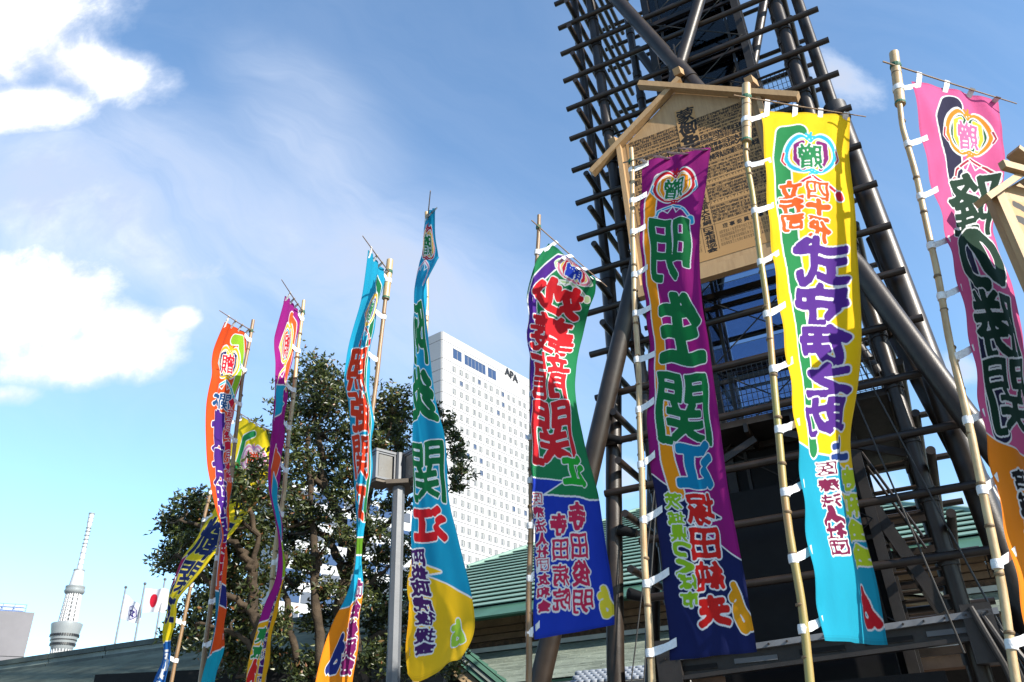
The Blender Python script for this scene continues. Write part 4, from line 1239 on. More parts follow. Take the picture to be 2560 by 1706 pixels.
# trees -----------------------------------------------------------------------
TY = 15.0
def tree(label, base, nodes, clusters, seed, leaf_n=310, TY=15.0):
    """nodes: limbs as pixel paths with radii; clusters: leaf pads (x, y, radius in px)"""
    rn = random.Random(seed)
    B = at(*base, TY)
    t = thing('evergreen_tree', label, 'tree', (B.x, TY, 0))
    skel = []
    for li, (path, r0, r1) in enumerate(nodes):
        P = [at(x, y, TY + dy) for x, y, dy in path]
        if li == 0: P = [Vector((P[0].x, P[0].y, 0))] + P
        Q = []
        for i in range(len(P) - 1):
            for k in range(5):
                a = k / 5; q_ = P[i].lerp(P[i + 1], a)
                Q.append(q_ + Vector((rn.uniform(-1, 1), rn.uniform(-1, 1), rn.uniform(-.5, .5))) * .05)
        Q.append(P[-1])
        rr = [r0 + (r1 - r0) * (i / (len(Q) - 1)) ** .8 for i in range(len(Q))]
        rr = [.78 * r * (1 + rn.uniform(-.16, .2)) for r in rr]
        mb = MB(); mb.tube(Q, rr, 11); mb.build('trunk' if li == 0 else 'limb', M['bark'], t, True)
        skel += [(q_, r) for q_, r in zip(Q, rr)]
    tw = MB(); lf_v, lf_f = [], []
    pads = []
    for (x, y, r) in clusters:
        dY = rn.uniform(-1.0, 1.0) if TY > 14 else (rn.uniform(-.3, .8) if not (x > 575 and y < 1290) else rn.uniform(-2.2, -1.6))
        c = at(x, y, TY + dY); rw = 1.08 * r * (c - Vector((0, 0, EYE))).length / FPX
        # branch towards the pad
        d_, i_ = min(((c - q_).length + (0 if q_.z < c.z else .8), i) for i, (q_, r_) in enumerate(skel))
        q_, r_ = skel[i_]
        mid = q_.lerp(c, .5) + Vector((rn.uniform(-.2, .2), rn.uniform(-.2, .2), -.12 + rn.uniform(-.1, .15)))
        pts = [q_, q_.lerp(mid, .55) + Vector((0, 0, -.03)), mid, mid.lerp(c, .5) + Vector((rn.uniform(-.1, .1), 0, .05)), c]
        ra = min(r_ * .7, .03 + .035 * rw)
        tw.tube(pts, [ra, ra * .85, ra * .65, ra * .45, ra * .25], 6)
        skel += [(pts[2], ra * .6), (pts[3], ra * .4)]
        for k in range(6):
            e = c + Vector((rn.gauss(0, .5), rn.gauss(0, .5), rn.gauss(.1, .4))) * rw
            tw.tube([pts[3], pts[3].lerp(e, .6) + Vector((0, 0, .04)), e], [ra * .35, ra * .2, .004], 4)
            pads.append((e, rw * .55, k))
        pads.append((c, rw, 9))
    tw.build('branches', M['bark'], t, True, kind='stuff')
    for (c, rw, k) in pads:
        n = int(leaf_n * min(1.6, (rw / .42) ** 1.6) * (.16 if k < 9 else .5))
        for _ in range(n):
            # leaves gather in whorls at twig ends
            o = Vector((rn.gauss(0, .46), rn.gauss(0, .5), rn.gauss(0, .40))) * rw
            p = c + o
            for _2 in range(3):
                d = Vector((rn.gauss(0, 1), rn.gauss(0, 1), rn.gauss(.35, .7))).normalized()
                L = rn.uniform(.075, .135); wd = L * .22
                sd_ = d.cross(Vector((rn.gauss(0, 1), rn.gauss(0, 1), rn.gauss(0, 1)))).normalized() * wd
                nn = sd_.cross(d).normalized() * (.012)
                b0 = len(lf_v)
                lf_v += [p, p + d * L * .5 + sd_ + nn, p + d * L, p + d * L * .5 - sd_ + nn]
                lf_f += [(b0, b0 + 1, b0 + 2), (b0, b0 + 2, b0 + 3)]
    me = bpy.data.meshes.new('crown'); me.from_pydata([tuple(v) for v in lf_v], [], lf_f); me.materials.append(M['leaf'])
    link('crown', me, t, kind='stuff')
    return len(lf_f)

right_nodes = [
    ([(880, 1790, 0), (868, 1600, 0), (866, 1480, .1), (885, 1400, .1)], .34, .24),
    ([(885, 1400, .1), (905, 1340, 0), (915, 1260, -.1), (930, 1180, -.2), (965, 1100, -.2)], .21, .05),
    ([(866, 1440, .1), (840, 1380, .2), (810, 1340, .2), (760, 1310, .1), (725, 1300, 0)], .12, .05),
    ([(870, 1360, .1), (850, 1290, .2), (815, 1230, .2), (800, 1130, .2), (790, 1030, .3), (795, 940, .3)], .15, .04),
    ([(815, 1230, .2), (775, 1180, 0), (745, 1130, 0), (725, 1060, 0)], .08, .03),
    ([(800, 1706, -.6), (795, 1560, -.5), (785, 1420, -.5), (778, 1300, -.4), (775, 1180, -.3), (768, 1080, -.2)], .13, .05),
    ([(740, 1720, -.3), (738, 1640, -.3), (722, 1540, -.3), (708, 1450, -.3), (715, 1380, -.2)], .12, .05),
    ([(905, 1340, 0), (960, 1320, .2), (1010, 1270, .3), (1060, 1220, .2), (1120, 1180, .1)], .10, .025),
    ([(868, 1620, 0), (920, 1600, .2), (1000, 1570, .4), (1060, 1560, .4)], .09, .03),
    ([(866, 1540, .1), (930, 1450, .1), (1000, 1400, .1)], .08, .03),
    ([(860, 1660, 0), (790, 1650, .1), (715, 1665, .1)], .07, .03)]
right_cl = [(790, 930, 52), (745, 975, 45), (838, 965, 45), (770, 1030, 45), (830, 1030, 45), (712, 1035, 34), (868, 1080, 38), (800, 1090, 40), (735, 1090, 38), (990, 1010, 48), (1015, 1050, 34), (955, 1050, 42), (940, 1110, 40),
            (985, 1085, 36), (1005, 1130, 34), (900, 1140, 36), (845, 1150, 36), (760, 1165, 40), (808, 1200, 40), (850, 1230, 36), (745, 1255, 34), (796, 1290, 42), (762, 1325, 34), (846, 1341, 30), (930, 1330, 46), (985, 1270, 34),
            (1011, 1380, 34), (960, 1390, 40), (934, 1460, 40), (1015, 1470, 40), (1015, 1560, 36), (938, 1560, 34), (938, 1640, 42), (1015, 1655, 42), (817, 1479, 36), (809, 1534, 36), (780, 1560, 26), (729, 1455, 32), (760, 1400, 28),
            (900, 1500, 36), (890, 1420, 30), (1132, 1090, 20), (1142, 1130, 24), (1152, 1175, 26), (1142, 1212, 20), (1090, 1030, 20), (1120, 1060, 18), (1129, 1670, 32), (779, 1656, 24), (870, 1190, 30), (970, 1180, 30), (1000, 1650, 30),
            (690, 1150, 30), (680, 1100, 26), (655, 1095, 26), (905, 1270, 26), (960, 1520, 30), (700, 1210, 36), (690, 1290, 36), (720, 1350, 36), (780, 1400, 34), (870, 1000, 30), (900, 1060, 34), (905, 1200, 34), (700, 1560, 34), (690, 1640, 34), (750, 1690, 30), (960, 1600, 30)]
left_nodes = [
    ([(640, 1800, -.4), (645, 1640, -.4), (640, 1520, -.4), (632, 1430, -.5)], .15, .10),
    ([(632, 1430, -.5), (610, 1380, -.5), (570, 1340, -.6), (520, 1320, -.6), (450, 1300, -.6)], .09, .03),
    ([(632, 1430, -.5), (640, 1340, -.5), (620, 1260, -.5), (600, 1220, -.5)], .08, .03),
    ([(640, 1540, -.4), (590, 1500, -.5), (530, 1470, -.6), (480, 1420, -.6), (440, 1385, -.6)], .08, .03),
    ([(645, 1640, -.4), (600, 1590, -.4), (540, 1570, -.5), (490, 1560, -.5)], .07, .03)]
left_cl = [(470, 1257, 30), (425, 1305, 34), (450, 1331, 32), (430, 1381, 34), (417, 1412, 28), (500, 1300, 38), (596, 1240, 42), (590, 1205, 36), (615, 1307, 46), (578, 1341, 46), (608, 1398, 46), (521, 1400, 34), (494, 1441, 32), (595, 1465, 44),
           (628, 1515, 38), (510, 1498, 36), (487, 1560, 44), (455, 1600, 34), (561, 1580, 38), (635, 1582, 44), (601, 1660, 40), (540, 1260, 36), (640, 1180, 34), (655, 1240, 34), (560, 1440, 36), (470, 1360, 30), (540, 1520, 34), (655, 1450, 32),
           (520, 1610, 30), (570, 1630, 30), (560, 1300, 36), (640, 1360, 38), (490, 1330, 30), (545, 1370, 30), (465, 1440, 24), (660, 1320, 30), (590, 1540, 30)]
tree('tall evergreen tree with a thick dark forked trunk and open crown behind the lamp post', (880, 1706), right_nodes, right_cl, 3)
tree('lower evergreen tree with slender trunk and loose leaf pads behind the orange banner', (640, 1706), left_nodes, left_cl, 5, 300, 13.9)

# ============================================================ THE BANNERS
WD = 0.93                                              # width of the cloth
def spline(P, t):
    """Catmull-Rom through a list of arrays, t in 0..1"""
    n = len(P) - 1
    x = min(max(t * n, 0), n - 1e-6); i = int(x); f = x - i
    p0, p1, p2, p3 = P[max(i - 1, 0)], P[i], P[i + 1], P[min(i + 2, n)]
    return .5 * ((2 * p1) + (-p0 + p2) * f + (2 * p0 - 5 * p1 + 4 * p2 - p3) * f * f + (-p0 + 3 * p1 - 3 * p2 + p3) * f ** 3)

def ray_len(P0, x, y, w, sign):
    """depth at which the sight line of (x, y) lies w away from P0"""
    o = Vector((0, 0, EYE)); d = cdir(x, y).normalized(); m = o - P0
    bq = m.dot(d); cq = m.dot(m) - w * w; D = bq * bq - cq
    t = -bq + (sign * math.sqrt(D) if D > 0 else 0)
    return o + d * t

class Banner:
    def __init__(s, label, Y, pole, rows, side, sign, cross, bg, sleeve=None, pm='bamboo', wave=.03, ties=10, extra=None, W_=WD):
        s.label, s.Y, s.side, s.cross = label, Y, side, cross
        # world positions of the row points, chained from the pole edge
        G3 = []
        for row in rows:
            pts = row['p']; sg = row.get('s', sign)
            k = len(pts)
            idx = list(range(k)) if side == 'L' else list(range(k - 1, -1, -1))
            P = [None] * k
            yr = pts[idx[0]][2]
            px_ = np.interp(yr, [q[1] for q in pole], [q[0] for q in pole])
            xs = [q[1] for q in pts]
            o_ = .13 if min(xs) - 4 < px_ < max(xs) + 4 and yr > pole[0][1] + 60 else .02
            P[idx[0]] = at(pts[idx[0]][1], pts[idx[0]][2], Y - row.get('o', o_))
            sgs = sg if isinstance(sg, (list, tuple)) else [sg] * (k - 1)
            for a, b_, sgn in zip(idx[:-1], idx[1:], sgs):
                w = abs(pts[b_][0] - pts[a][0]) * W_
                flat = (at(pts[b_][1], pts[b_][2], P[a].y) - P[a]).length
                w = min(w, 2.0 * flat + .10)
                P[b_] = ray_len(P[a], pts[b_][1], pts[b_][2], w, sgn)
            G3.append((pts, P))
        # every row on the same u samples
        NU = 33
        def on_u(pts, vals):
            us = [p[0] for p in pts]; out = []
            for i in range(NU):
                u = i / (NU - 1)
                if len(us) == 2: out.append(vals[0] * (1 - u) + vals[1] * u); continue
                j = max(0, min(len(us) - 2, sum(1 for q in us if q <= u) - 1))
                f = (u - us[j]) / (us[j + 1] - us[j])
                p0 = vals[max(j - 1, 0)]; p3 = vals[min(j + 2, len(us) - 1)]
                v1, v2 = vals[j], vals[j + 1]
                m1 = (v2 - p0) * .5 if j > 0 else (v2 - v1); m2 = (p3 - v1) * .5 if j + 2 < len(us) else (v2 - v1)
                h = f
                out.append(v1 * (2 * h ** 3 - 3 * h * h + 1) + m1 * (h ** 3 - 2 * h * h + h) + v2 * (-2 * h ** 3 + 3 * h * h) + m2 * (h ** 3 - h * h))
            return np.array(out)
        A = [on_u(pts, [np.array(p) for p in P]) for pts, P in G3]
        XY = [on_u(pts, [np.array(p[1:3], float) for p in pts]) for pts, P in G3]
        # smooth the depth from row to row so the cloth hangs in one piece
        dep = np.array([a[:, 1] for a in A])
        for _ in range(2):
            d2 = dep.copy(); d2[1:-1] = .25 * dep[:-2] + .5 * dep[1:-1] + .25 * dep[2:]; dep = d2
        for j in range(len(A)):
            for i in range(NU):
                A[j][i] = np.array(at(XY[j][i][0], XY[j][i][1], dep[j][i]))
        # parameter along the length
        mid = [a[NU // 2] for a in A]
        cum = [0.0]
        for a, b_ in zip(mid[:-1], mid[1:]): cum.append(cum[-1] + float(np.linalg.norm(b_ - a)))
        s.L = cum[-1]; NV = 190
        g_, xy = np.zeros((NV, NU, 3)), np.zeros((NV, NU, 2))
        for j in range(NV):
            tv = j / (NV - 1) * s.L
            i = max(0, min(len(cum) - 2, sum(1 for c in cum if c <= tv) - 1))
            f = (tv - cum[i]) / max(cum[i + 1] - cum[i], 1e-6)
            g_[j] = spline(A, (i + f) / (len(A) - 1)); xy[j] = spline(XY, (i + f) / (len(A) - 1))
        # folds in the cloth, stronger away from the pole edge, plus pulls at the ties
        ph = rnd.random() * 6
        du = np.gradient(g_, axis=1); dv = np.gradient(g_, axis=0)
        nr = np.cross(du, dv); nr /= np.maximum(np.linalg.norm(nr, axis=2, keepdims=True), 1e-9)
        U_, V_ = np.meshgrid(np.linspace(0, 1, NU), np.linspace(0, s.L, NV))
        Uf = U_ if side == 'L' else 1 - U_
        am = wave * (.25 + .75 * Uf) * np.clip(V_ / .5, .25, 1)
        disp = am * (np.sin(2 * np.pi * (1.25 * Uf + .28 * V_) + ph) + .55 * np.sin(2 * np.pi * (2.6 * Uf - .17 * V_) + 2 * ph) + .4 * np.sin(2 * np.pi * (.35 * Uf + .62 * V_) + ph * 3))
        rs = np.random.RandomState(int(abs(Y * 100)))
        for _ in range(16):
            cu_, cv_ = rs.rand(), rs.rand() * s.L; a_ = rs.uniform(-.5, .5); ln_, wd_ = rs.uniform(.25, .8), rs.uniform(.03, .06)
            pu, pv_ = (Uf - cu_) * W_, V_ - cv_
            qa, qb = pu * np.cos(a_) + pv_ * np.sin(a_), -pu * np.sin(a_) + pv_ * np.cos(a_)
            disp += rs.choice([-1, 1]) * .011 * np.exp(-(qa / wd_) ** 2 - (qb / ln_) ** 2)
        disp += .012 * np.exp(-Uf / .16) * np.cos(2 * np.pi * V_ / (s.L / (ties - .5)))
        disp += .010 * np.exp(-V_ / .25) * np.cos(2 * np.pi * 3 * Uf)
        s.g = g_ + nr * disp[..., None]; s.xy = xy; s.NU, s.NV = NU, NV
        s.pole_px, s.sleeve, s.pm, s.ties = pole, sleeve, pm, ties
        s.c = Cloth(224, int(224 * s.L / W_), bg)
    # painting in photo pixels
    def uv(s, x, y):
        d = (s.xy[..., 0] - x) ** 2 + (s.xy[..., 1] - y) ** 2
        j, i = np.unravel_index(np.argmin(d), d.shape)
        return i / (s.NU - 1), j / (s.NV - 1)
    def vy(s, y, u=.5):
        i = int(round(u * (s.NU - 1))); col = s.xy[:, i, 1]
        return int(np.argmin(abs(col - y))) / (s.NV - 1)
    def ch(s, ch, x, y, w, h, c, edge=(238, 238, 238), flip=True, bold=.06, ew=4, shear=0.0):
        u, v = s.uv(x, y)
        s.chu(ch, u, y, w / max(30, s.wid(y)), h, c, edge, flip, bold, ew, shear)
    def wid(s, y):
        j = int(np.argmin(abs(s.xy[:, s.NU // 2, 1] - y))); return abs(s.xy[j, -1, 0] - s.xy[j, 0, 0])
    def chu(s, ch, u, y, wu, h, c, edge=(238, 238, 238), flip=True, bold=.06, ew=3, shear=0.0):
        """width given as a share of the cloth"""
        v, v0, v1 = s.vy(y, u), s.vy(y - h / 2, u), s.vy(y + h / 2, u)
        s.c.char(ch, u, (v0 + v1) / 2, wu, v1 - v0, c, edge, flip, bold, ew, .02, shear)
    def poly(s, pts, c, edge=None, ew=4):
        s.c.poly([(u, s.vy(y, min(max(u, 0), 1))) if y < 5000 else (u, 1.05) for u, y in pts], c, edge, ew)
    def cane(s, pts, wd, c, edge=(238, 238, 238)):
        s.c.stroke([(u, s.vy(y, min(max(u, 0), 1))) for u, y in pts], wd, c, edge, 4)
    def crest(s, u, y, ru, h, c1, c2, c3, c4, tassel, flip=True):
        v = s.vy(y, u); rv = (s.vy(y + h / 2, u) - s.vy(y - h / 2, u)) / 2
        def shape(k):
            P = []
            for i in range(72):
                a = 2 * math.pi * i / 72
                dt = lambda q: (a - q + math.pi) % (2 * math.pi) - math.pi
                r = 1 + .06 * math.cos(2 * a) - .34 * math.exp(-(dt(-math.pi / 2) / .30) ** 2) - .20 * math.exp(-(dt(math.pi / 2) / .28) ** 2)
                r *= 1 - .14 * max(0, math.sin(a))
                P.append((u + ru * k * r * math.cos(a), v + rv * k * r * math.sin(a)))
            return P
        wh = (238, 238, 238)
        s.c.poly(shape(1.14), wh); s.c.poly(shape(1.06), c1); s.c.poly(shape(.90), wh); s.c.poly(shape(.83), c2)
        for sg in (-1, 1):
            s.c.stroke([(u + sg * ru * .35, v - rv * .55), (u + sg * ru * .62, v - rv * .45), (u + sg * ru * .66, v + rv * .1), (u + sg * ru * .4, v + rv * .6)], .05, c3, wh, 2)
        s.c.char('贈', u, v + rv * .03, ru * 1.02, rv * 1.05, c4, wh, flip, .06, 3, .015)
        for dy in (-.80, .80):
            for k in range(5):
                a = 2 * math.pi * k / 5
                s.c.stroke([(u, v + rv * dy), (u + ru * .2 * math.cos(a), v + rv * dy + rv * .17 * math.sin(a))], .03, c1)
        for sg, k in ((-1, .9), (1, 1.15)):
            e = (u + sg * ru * 1.0 * k, v + rv * 1.75)
            s.c.stroke([(u, v + rv * .95), (u + sg * ru * .4, v + rv * 1.15), (u + sg * ru * .75, v + rv * 1.35), e], .030, tassel, wh, 3)
            s.c.stroke([(u, v + rv * 1.0), (u + sg * ru * .25, v + rv * 1.4), (u + sg * ru * .6, v + rv * 1.25)], .016, wh)
            s.c.stroke([e, (e[0] + .012 * sg, e[1] + rv * .16)], .085, tassel, wh, 3)
        for sg in (-1, 1):
            s.c.stroke([(u + sg * ru * 1.12, v - rv * .2), (u + sg * ru * 1.22, v + rv * .1), (u + sg * ru * 1.08, v + rv * .3)], .022, tassel, wh, 2)
    def build(s):
        g_ = s.g
        ptop = at(*s.pole_px[0], s.Y); pbot = at(*s.pole_px[-1], s.Y)
        pm = M[s.pm]
        gz = pbot + (pbot - ptop) * (pbot.z / (ptop.z - pbot.z))
        t = thing('banner', s.label, 'banner', (gz.x, gz.y, 0), 'tall sumo banners on bamboo poles')
        s.t = t
        P = [at(x, y, s.Y) for x, y in s.pole_px] + [gz]
        # bamboo: culm with swollen joints
        L = [0]
        for a, b_ in zip(P[:-1], P[1:]): L.append(L[-1] + (b_ - a).length)
        def along(d):
            for i in range(len(L) - 1):
                if d <= L[i + 1] or i == len(L) - 2: return P[i].lerp(P[i + 1], (d - L[i]) / (L[i + 1] - L[i]))
        path, rad, d = [], [], 0.0
        nodes = []; nx = .30
        while d < L[-1]:
            path.append(along(d) + Vector((math.sin(d * 2.3 + gz.x) + .5 * math.sin(d * 5.1), math.cos(d * 1.9 + gz.x * 3), 0)) * .007); rad.append((.0245 + .0011 * d) + rnd.uniform(-.0008, .0008)); d += .08
        path.append(along(L[-1])); rad.append(.0245 + .0011 * L[-1])
        mb = MB(); mb.tube(path, rad, 14); mb.build('pole', pm, t, True)
        mb = MB(); d = .18
        while d < L[-1] - .1:
            r = (.0245 + .0011 * d); a, b_ = along(d - .012), along(d + .012)
            mb.tube([a, along(d), b_], [r + .0005, r + .005, r + .0005], 14, caps=False)
            d += rnd.uniform(.30, .40)
        mb.build('joint_rings', M['node'], t, True, kind='stuff', fix=False)
        if s.sleeve:
            sl = along(0) + (along(0) - along(.3)).normalized() * .0
            mb = MB(); mb.tube([along(0), along(s.sleeve * .5), along(s.sleeve)], [.045, .047, .047], 16); mb.build('sleeve', M['bamboo'], t, True)
            mb = MB(); mb.tube([along(s.sleeve - .03), along(s.sleeve - .005)], .050, 16); mb.build('cord', M['cord'], t)
            for dd in (.30, .62):
                if dd < s.sleeve - .1:
                    mb = MB(); mb.tube([along(dd - .008), along(dd), along(dd + .008)], [.0475, .0495, .0475], 16, caps=False); mb.build('joint_ring', M['node'], t, True)
        rt = .049 if s.sleeve else .028
        for k in range(3):
            mb = MB(); mb.tube([along(.17 + .018 * k), along(.183 + .018 * k)], rt + .003 + .002 * (k % 2), 12); mb.build('cord', M['cord'], t)
        # cross bar
        (xa, ya), (xb, yb) = s.cross
        e0 = 0 if s.side == 'L' else -1
        far = Vector(g_[0, -1 if s.side == 'L' else 0]); near = Vector(g_[0, e0])
        pc = along(.18)
        dirn = (far - near); fx = hitp = None
        farx = ray_len(pc, xb, yb, 1.22, 1 if far.y > near.y else -1)
        bd = (farx - pc).normalized()
        toc = (Vector((0, 0, EYE)) - pc).normalized() * (rt + .008)
        C0_, C1_ = pc - bd * .13 + toc, farx + toc
        mb = MB(); mb.tube([C0_, C0_.lerp(C1_, .5) - Z * .008, C1_], [.0085, .0075, .0055], 8); mb.build('cross_bar', M['bamboo_brown'], t, True)
        # loops over the cross bar
        for q in (.05, .36, .66, .95):
            i = int(round((q if s.side == 'L' else 1 - q) * (s.NU - 1)))
            a = Vector(g_[2, i]); tt = min(max((a - C0_).dot(bd) / (C1_ - C0_).length, .02), .99)
            b_ = C0_.lerp(C1_, tt); w2 = bd * .026
            nrm = (b_ - a).cross(bd).normalized() * .004
            mb = MB(); top_ = b_ + (b_ - a).normalized() * .016
            mid_ = a.lerp(top_, .55) + nrm * rnd.uniform(-2, 2)
            for off in (nrm, -nrm):
                lo_ = a - (top_ - a).normalized() * .05
                vs = [lo_ - w2 + off, lo_ + w2 + off, mid_ - w2 + off, mid_ + w2 + off, top_ - w2, top_ + w2]
                mb.add(vs, [(0, 1, 3, 2), (2, 3, 5, 4)])
            mb.build('loop', M['tie'], t, fix=False)
        # ties along the pole
        for k in range(s.ties):
            j = int((k + .12) / (s.ties - .6) * (s.NV - 1))
            if j >= s.NV: j = s.NV - 1
            ed = Vector(g_[j, e0]); ine = Vector(g_[j, 2 if e0 == 0 else -3])
            d = min(max((ed - P[0]).dot((P[-1] - P[0]).normalized()) + (.07 + .04 * rnd.random()), .1), L[-1] - .1)
            c = along(d); r = (.049 if s.sleeve and d < s.sleeve else (.0265 + .0011 * d))
            ax = (along(d + .05) - along(d - .05)).normalized()
            mb = MB()
            h = .032
            mb.tube([c - ax * h, c - ax * (h * .3), c + ax * (h * .3), c + ax * h], [r + .004, r + .007, r + .006, r + .004], 12)
            dirt = (ed - c); n2 = dirt.cross(ax)
            st = c + dirt.normalized() * (r * .6)
            end = ed + (ine - ed).normalized() * .07 if (ine - ed).length > 1e-4 else ed
            tocam = (Vector((0, 0, EYE)) - c).normalized()
            st = st + tocam * (r * .75); end = end + tocam * .014
            tw = rnd.uniform(-.5, .5); N = 6; vs = []
            for q in range(N + 1):
                f = q / N; p = st.lerp(end, f) - Z * (.006 * math.sin(math.pi * f)) + tocam * (.008 * math.sin(3 * math.pi * f + tw * 6))
                w_ = (ax * math.cos(tw * math.sin(math.pi * f)) + tocam * math.sin(tw * math.sin(math.pi * f))) * (.031 + .006 * rnd.random())
                vs += [p - w_, p + w_, p + w_ - tocam * .004, p - w_ - tocam * .004]
            fs = []
            for q in range(N):
                for z_ in range(4):
                    fs.append((q * 4 + z_, q * 4 + (z_ + 1) % 4, (q + 1) * 4 + (z_ + 1) % 4, (q + 1) * 4 + z_))
            fs += [(0, 1, 2, 3), (N * 4 + 3, N * 4 + 2, N * 4 + 1, N * 4)]
            mb.add(vs, fs)
            mb.build('tie', M['tie'], t, True, fix=False)
        # sewn hems: doubled cloth reads a little deeper
        for sl_ in (np.s_[:, :5], np.s_[:, -5:], np.s_[:8, :], np.s_[-10:, :]): s.c.a[sl_] *= .80
        s.c.a[-14:-12, ::3] *= .6
        # the cloth
        vs = [tuple(p) for p in g_.reshape(-1, 3)]
        fs = [(j * s.NU + i, j * s.NU + i + 1, (j + 1) * s.NU + i + 1, (j + 1) * s.NU + i) for j in range(s.NV - 1) for i in range(s.NU - 1)]
        me = bpy.data.meshes.new('cloth'); me.from_pydata(vs, [], fs)
        me.materials.append(print_mat('banner_print', s.c.image('banner_print'), .36, .85, .30))
        lay = me.uv_layers.new(name='UVMap')
        idx = np.empty(len(me.loops), np.int32); me.loops.foreach_get('vertex_index', idx)
        uvs = np.stack([(idx % s.NU) / (s.NU - 1), 1 - (idx // s.NU) / (s.NV - 1)], 1).astype(np.float32)
        lay.data.foreach_set('uv', uvs.ravel())
        me.polygons.foreach_set('use_smooth', [True] * len(me.polygons))
        link('cloth', me, t)

def r2(*v, **k):
    """row of two points: left x, y, right x, y"""
    return dict(p=[(0, v[0], v[1]), (1, v[2], v[3])], **k)
def r3(um, *v, **k):
    return dict(p=[(0, v[0], v[1]), (um, v[2], v[3]), (1, v[4], v[5])], **k)
WHT = (238, 238, 238)

# --- pink
b = Banner('pink banner with navy stripe and huge dark green characters, beside the notice board', 5.64,
    [(2235, 133), (2258, 318), (2291, 444), (2337, 657), (2371, 830), (2413, 1021), (2457, 1232), (2505, 1475), (2544, 1706)],
    [r2(2281, 201, 2498, 253), r2(2304, 330, 2503, 345), r2(2329, 456, 2498, 444), r2(2362, 578, 2476, 560), r2(2368, 610, 2490, 610), r2(2394, 707, 2536, 726), r2(2429, 868, 2567, 868), r2(2448, 1002, 2592, 1002),
     r2(2465, 1097, 2622, 1097), r2(2481, 1175, 2645, 1169), r2(2518, 1344, 2690, 1344), r2(2548, 1494, 2720, 1494), r2(2576, 1640, 2750, 1640)],
    'L', 1, [(2203, 161), (2540, 259)], (222, 92, 148), sleeve=.72, ties=10, wave=.026)
b.cane([(.42, 262), (.33, 300), (.36, 420), (.40, 520), (.36, 700), (.30, 900), (.26, 1080)], .24, (30, 26, 62))
b.crest(.60, 335, .27, 125, (240, 140, 25), (28, 92, 52), (240, 200, 60), (228, 110, 160), (170, 30, 60), True)
for ch, y, h in (('隆', 512, 150), ('の', 652, 140), ('勝', 812, 175), ('関', 995, 190)):
    b.chu(ch, .56, y, .74, h, (10, 52, 34), WHT, True, .085, 4)
b.poly([(0, 1085), (.15, 1100), (1.0, 1190), (1, 1700), (0, 1700)], (245, 138, 22), WHT)
for i, ch in enumerate('宮城県多賀城市'):
    b.chu(ch, .36, 1200 + 62 * i, .17, 50, (24, 22, 24), WHT, True, .08, 4)
for i, ch in enumerate('後援会一同'):
    b.chu(ch, .74, 1260 + 76 * i, .26, 62, (24, 22, 24), WHT, True, .08, 4)
b.build()

# --- yellow
b = Banner('yellow banner with green stripe and purple characters in front of the ranking board', 5.98,
    [(1866, 213), (1867, 390), (1881, 476), (1914, 757), (1936, 949), (1959, 1197), (1979, 1369), (2000, 1508), (2022, 1690)],
    [r2(1903, 276, 2127, 290), r2(1913, 400, 2133, 400), r2(1923, 550, 2140, 545), r2(1941, 710, 2145, 705), r2(1963, 866, 2144, 855), r2(1979, 998, 2139, 985), r2(1994, 1115, 2133, 1100), r2(2008, 1230, 2145, 1225),
     r2(2021, 1334, 2158, 1330), r2(2039, 1456, 2188, 1450), r2(2049, 1530, 2204, 1535), r2(2060, 1602, 2217, 1613)],
    'L', 1, [(1840, 205), (2163, 292)], (252, 205, 8), sleeve=.80, pm='bamboo_green', ties=10, wave=.040)
b.poly([(0, 1108), (.25, 1130), (.62, 1150), (1, 1195), (1.0, 1235), (.55, 1225), (.95, 1290), (1, 1290), (1, 1700), (0, 1700)], (20, 158, 188), WHT)
b.cane([(.40, 330), (.24, 335), (.20, 390), (.20, 500), (.22, 650), (.25, 800), (.27, 950), (.30, 1115)], .18, (30, 132, 72))
b.crest(.52, 392, .26, 112, (45, 185, 215), (250, 205, 30), (140, 30, 120), (30, 132, 76), (200, 35, 55), True)
for ch, y, h in (('四', 480, 46), ('十', 518, 36), ('一', 548, 14), ('代', 578, 48)): b.chu(ch, .57, y, .27, h, (238, 92, 24), WHT, True, .07, 3)
for ch, y, h in (('立', 474, 42), ('行', 520, 42), ('司', 562, 42)): b.chu(ch, .265, y, .24, h, (238, 92, 24), WHT, True, .07, 3)
for ch, y, h, u in (('式', 655, 112, .56), ('守', 762, 104, .53), ('伊', 862, 100, .53), ('之', 950, 78, .55), ('助', 1040, 96, .52)):
    b.chu(ch, u, y, .62, h, (86, 40, 140), WHT, True, .085, 4)
b.chu('上', .74, 1118, .34, 50, (40, 70, 140), WHT, True, .09, 4)
for i, ch in enumerate('医療法人社団'): b.chu(ch, .46, 1172 + 39.5 * i, .30, 37, (115, 16, 66), WHT, True, .07, 3)
for ch, y in (('寺', 1200), ('和', 1262), ('会', 1325), ('会', 1388)): b.chu(ch, .90, y, .24, 56, (196, 216, 40), WHT, True, .08, 3)
b.chu('ゟ', .86, 1515, .22, 100, (200, 24, 40), WHT, True, .09, 3)
b.build()

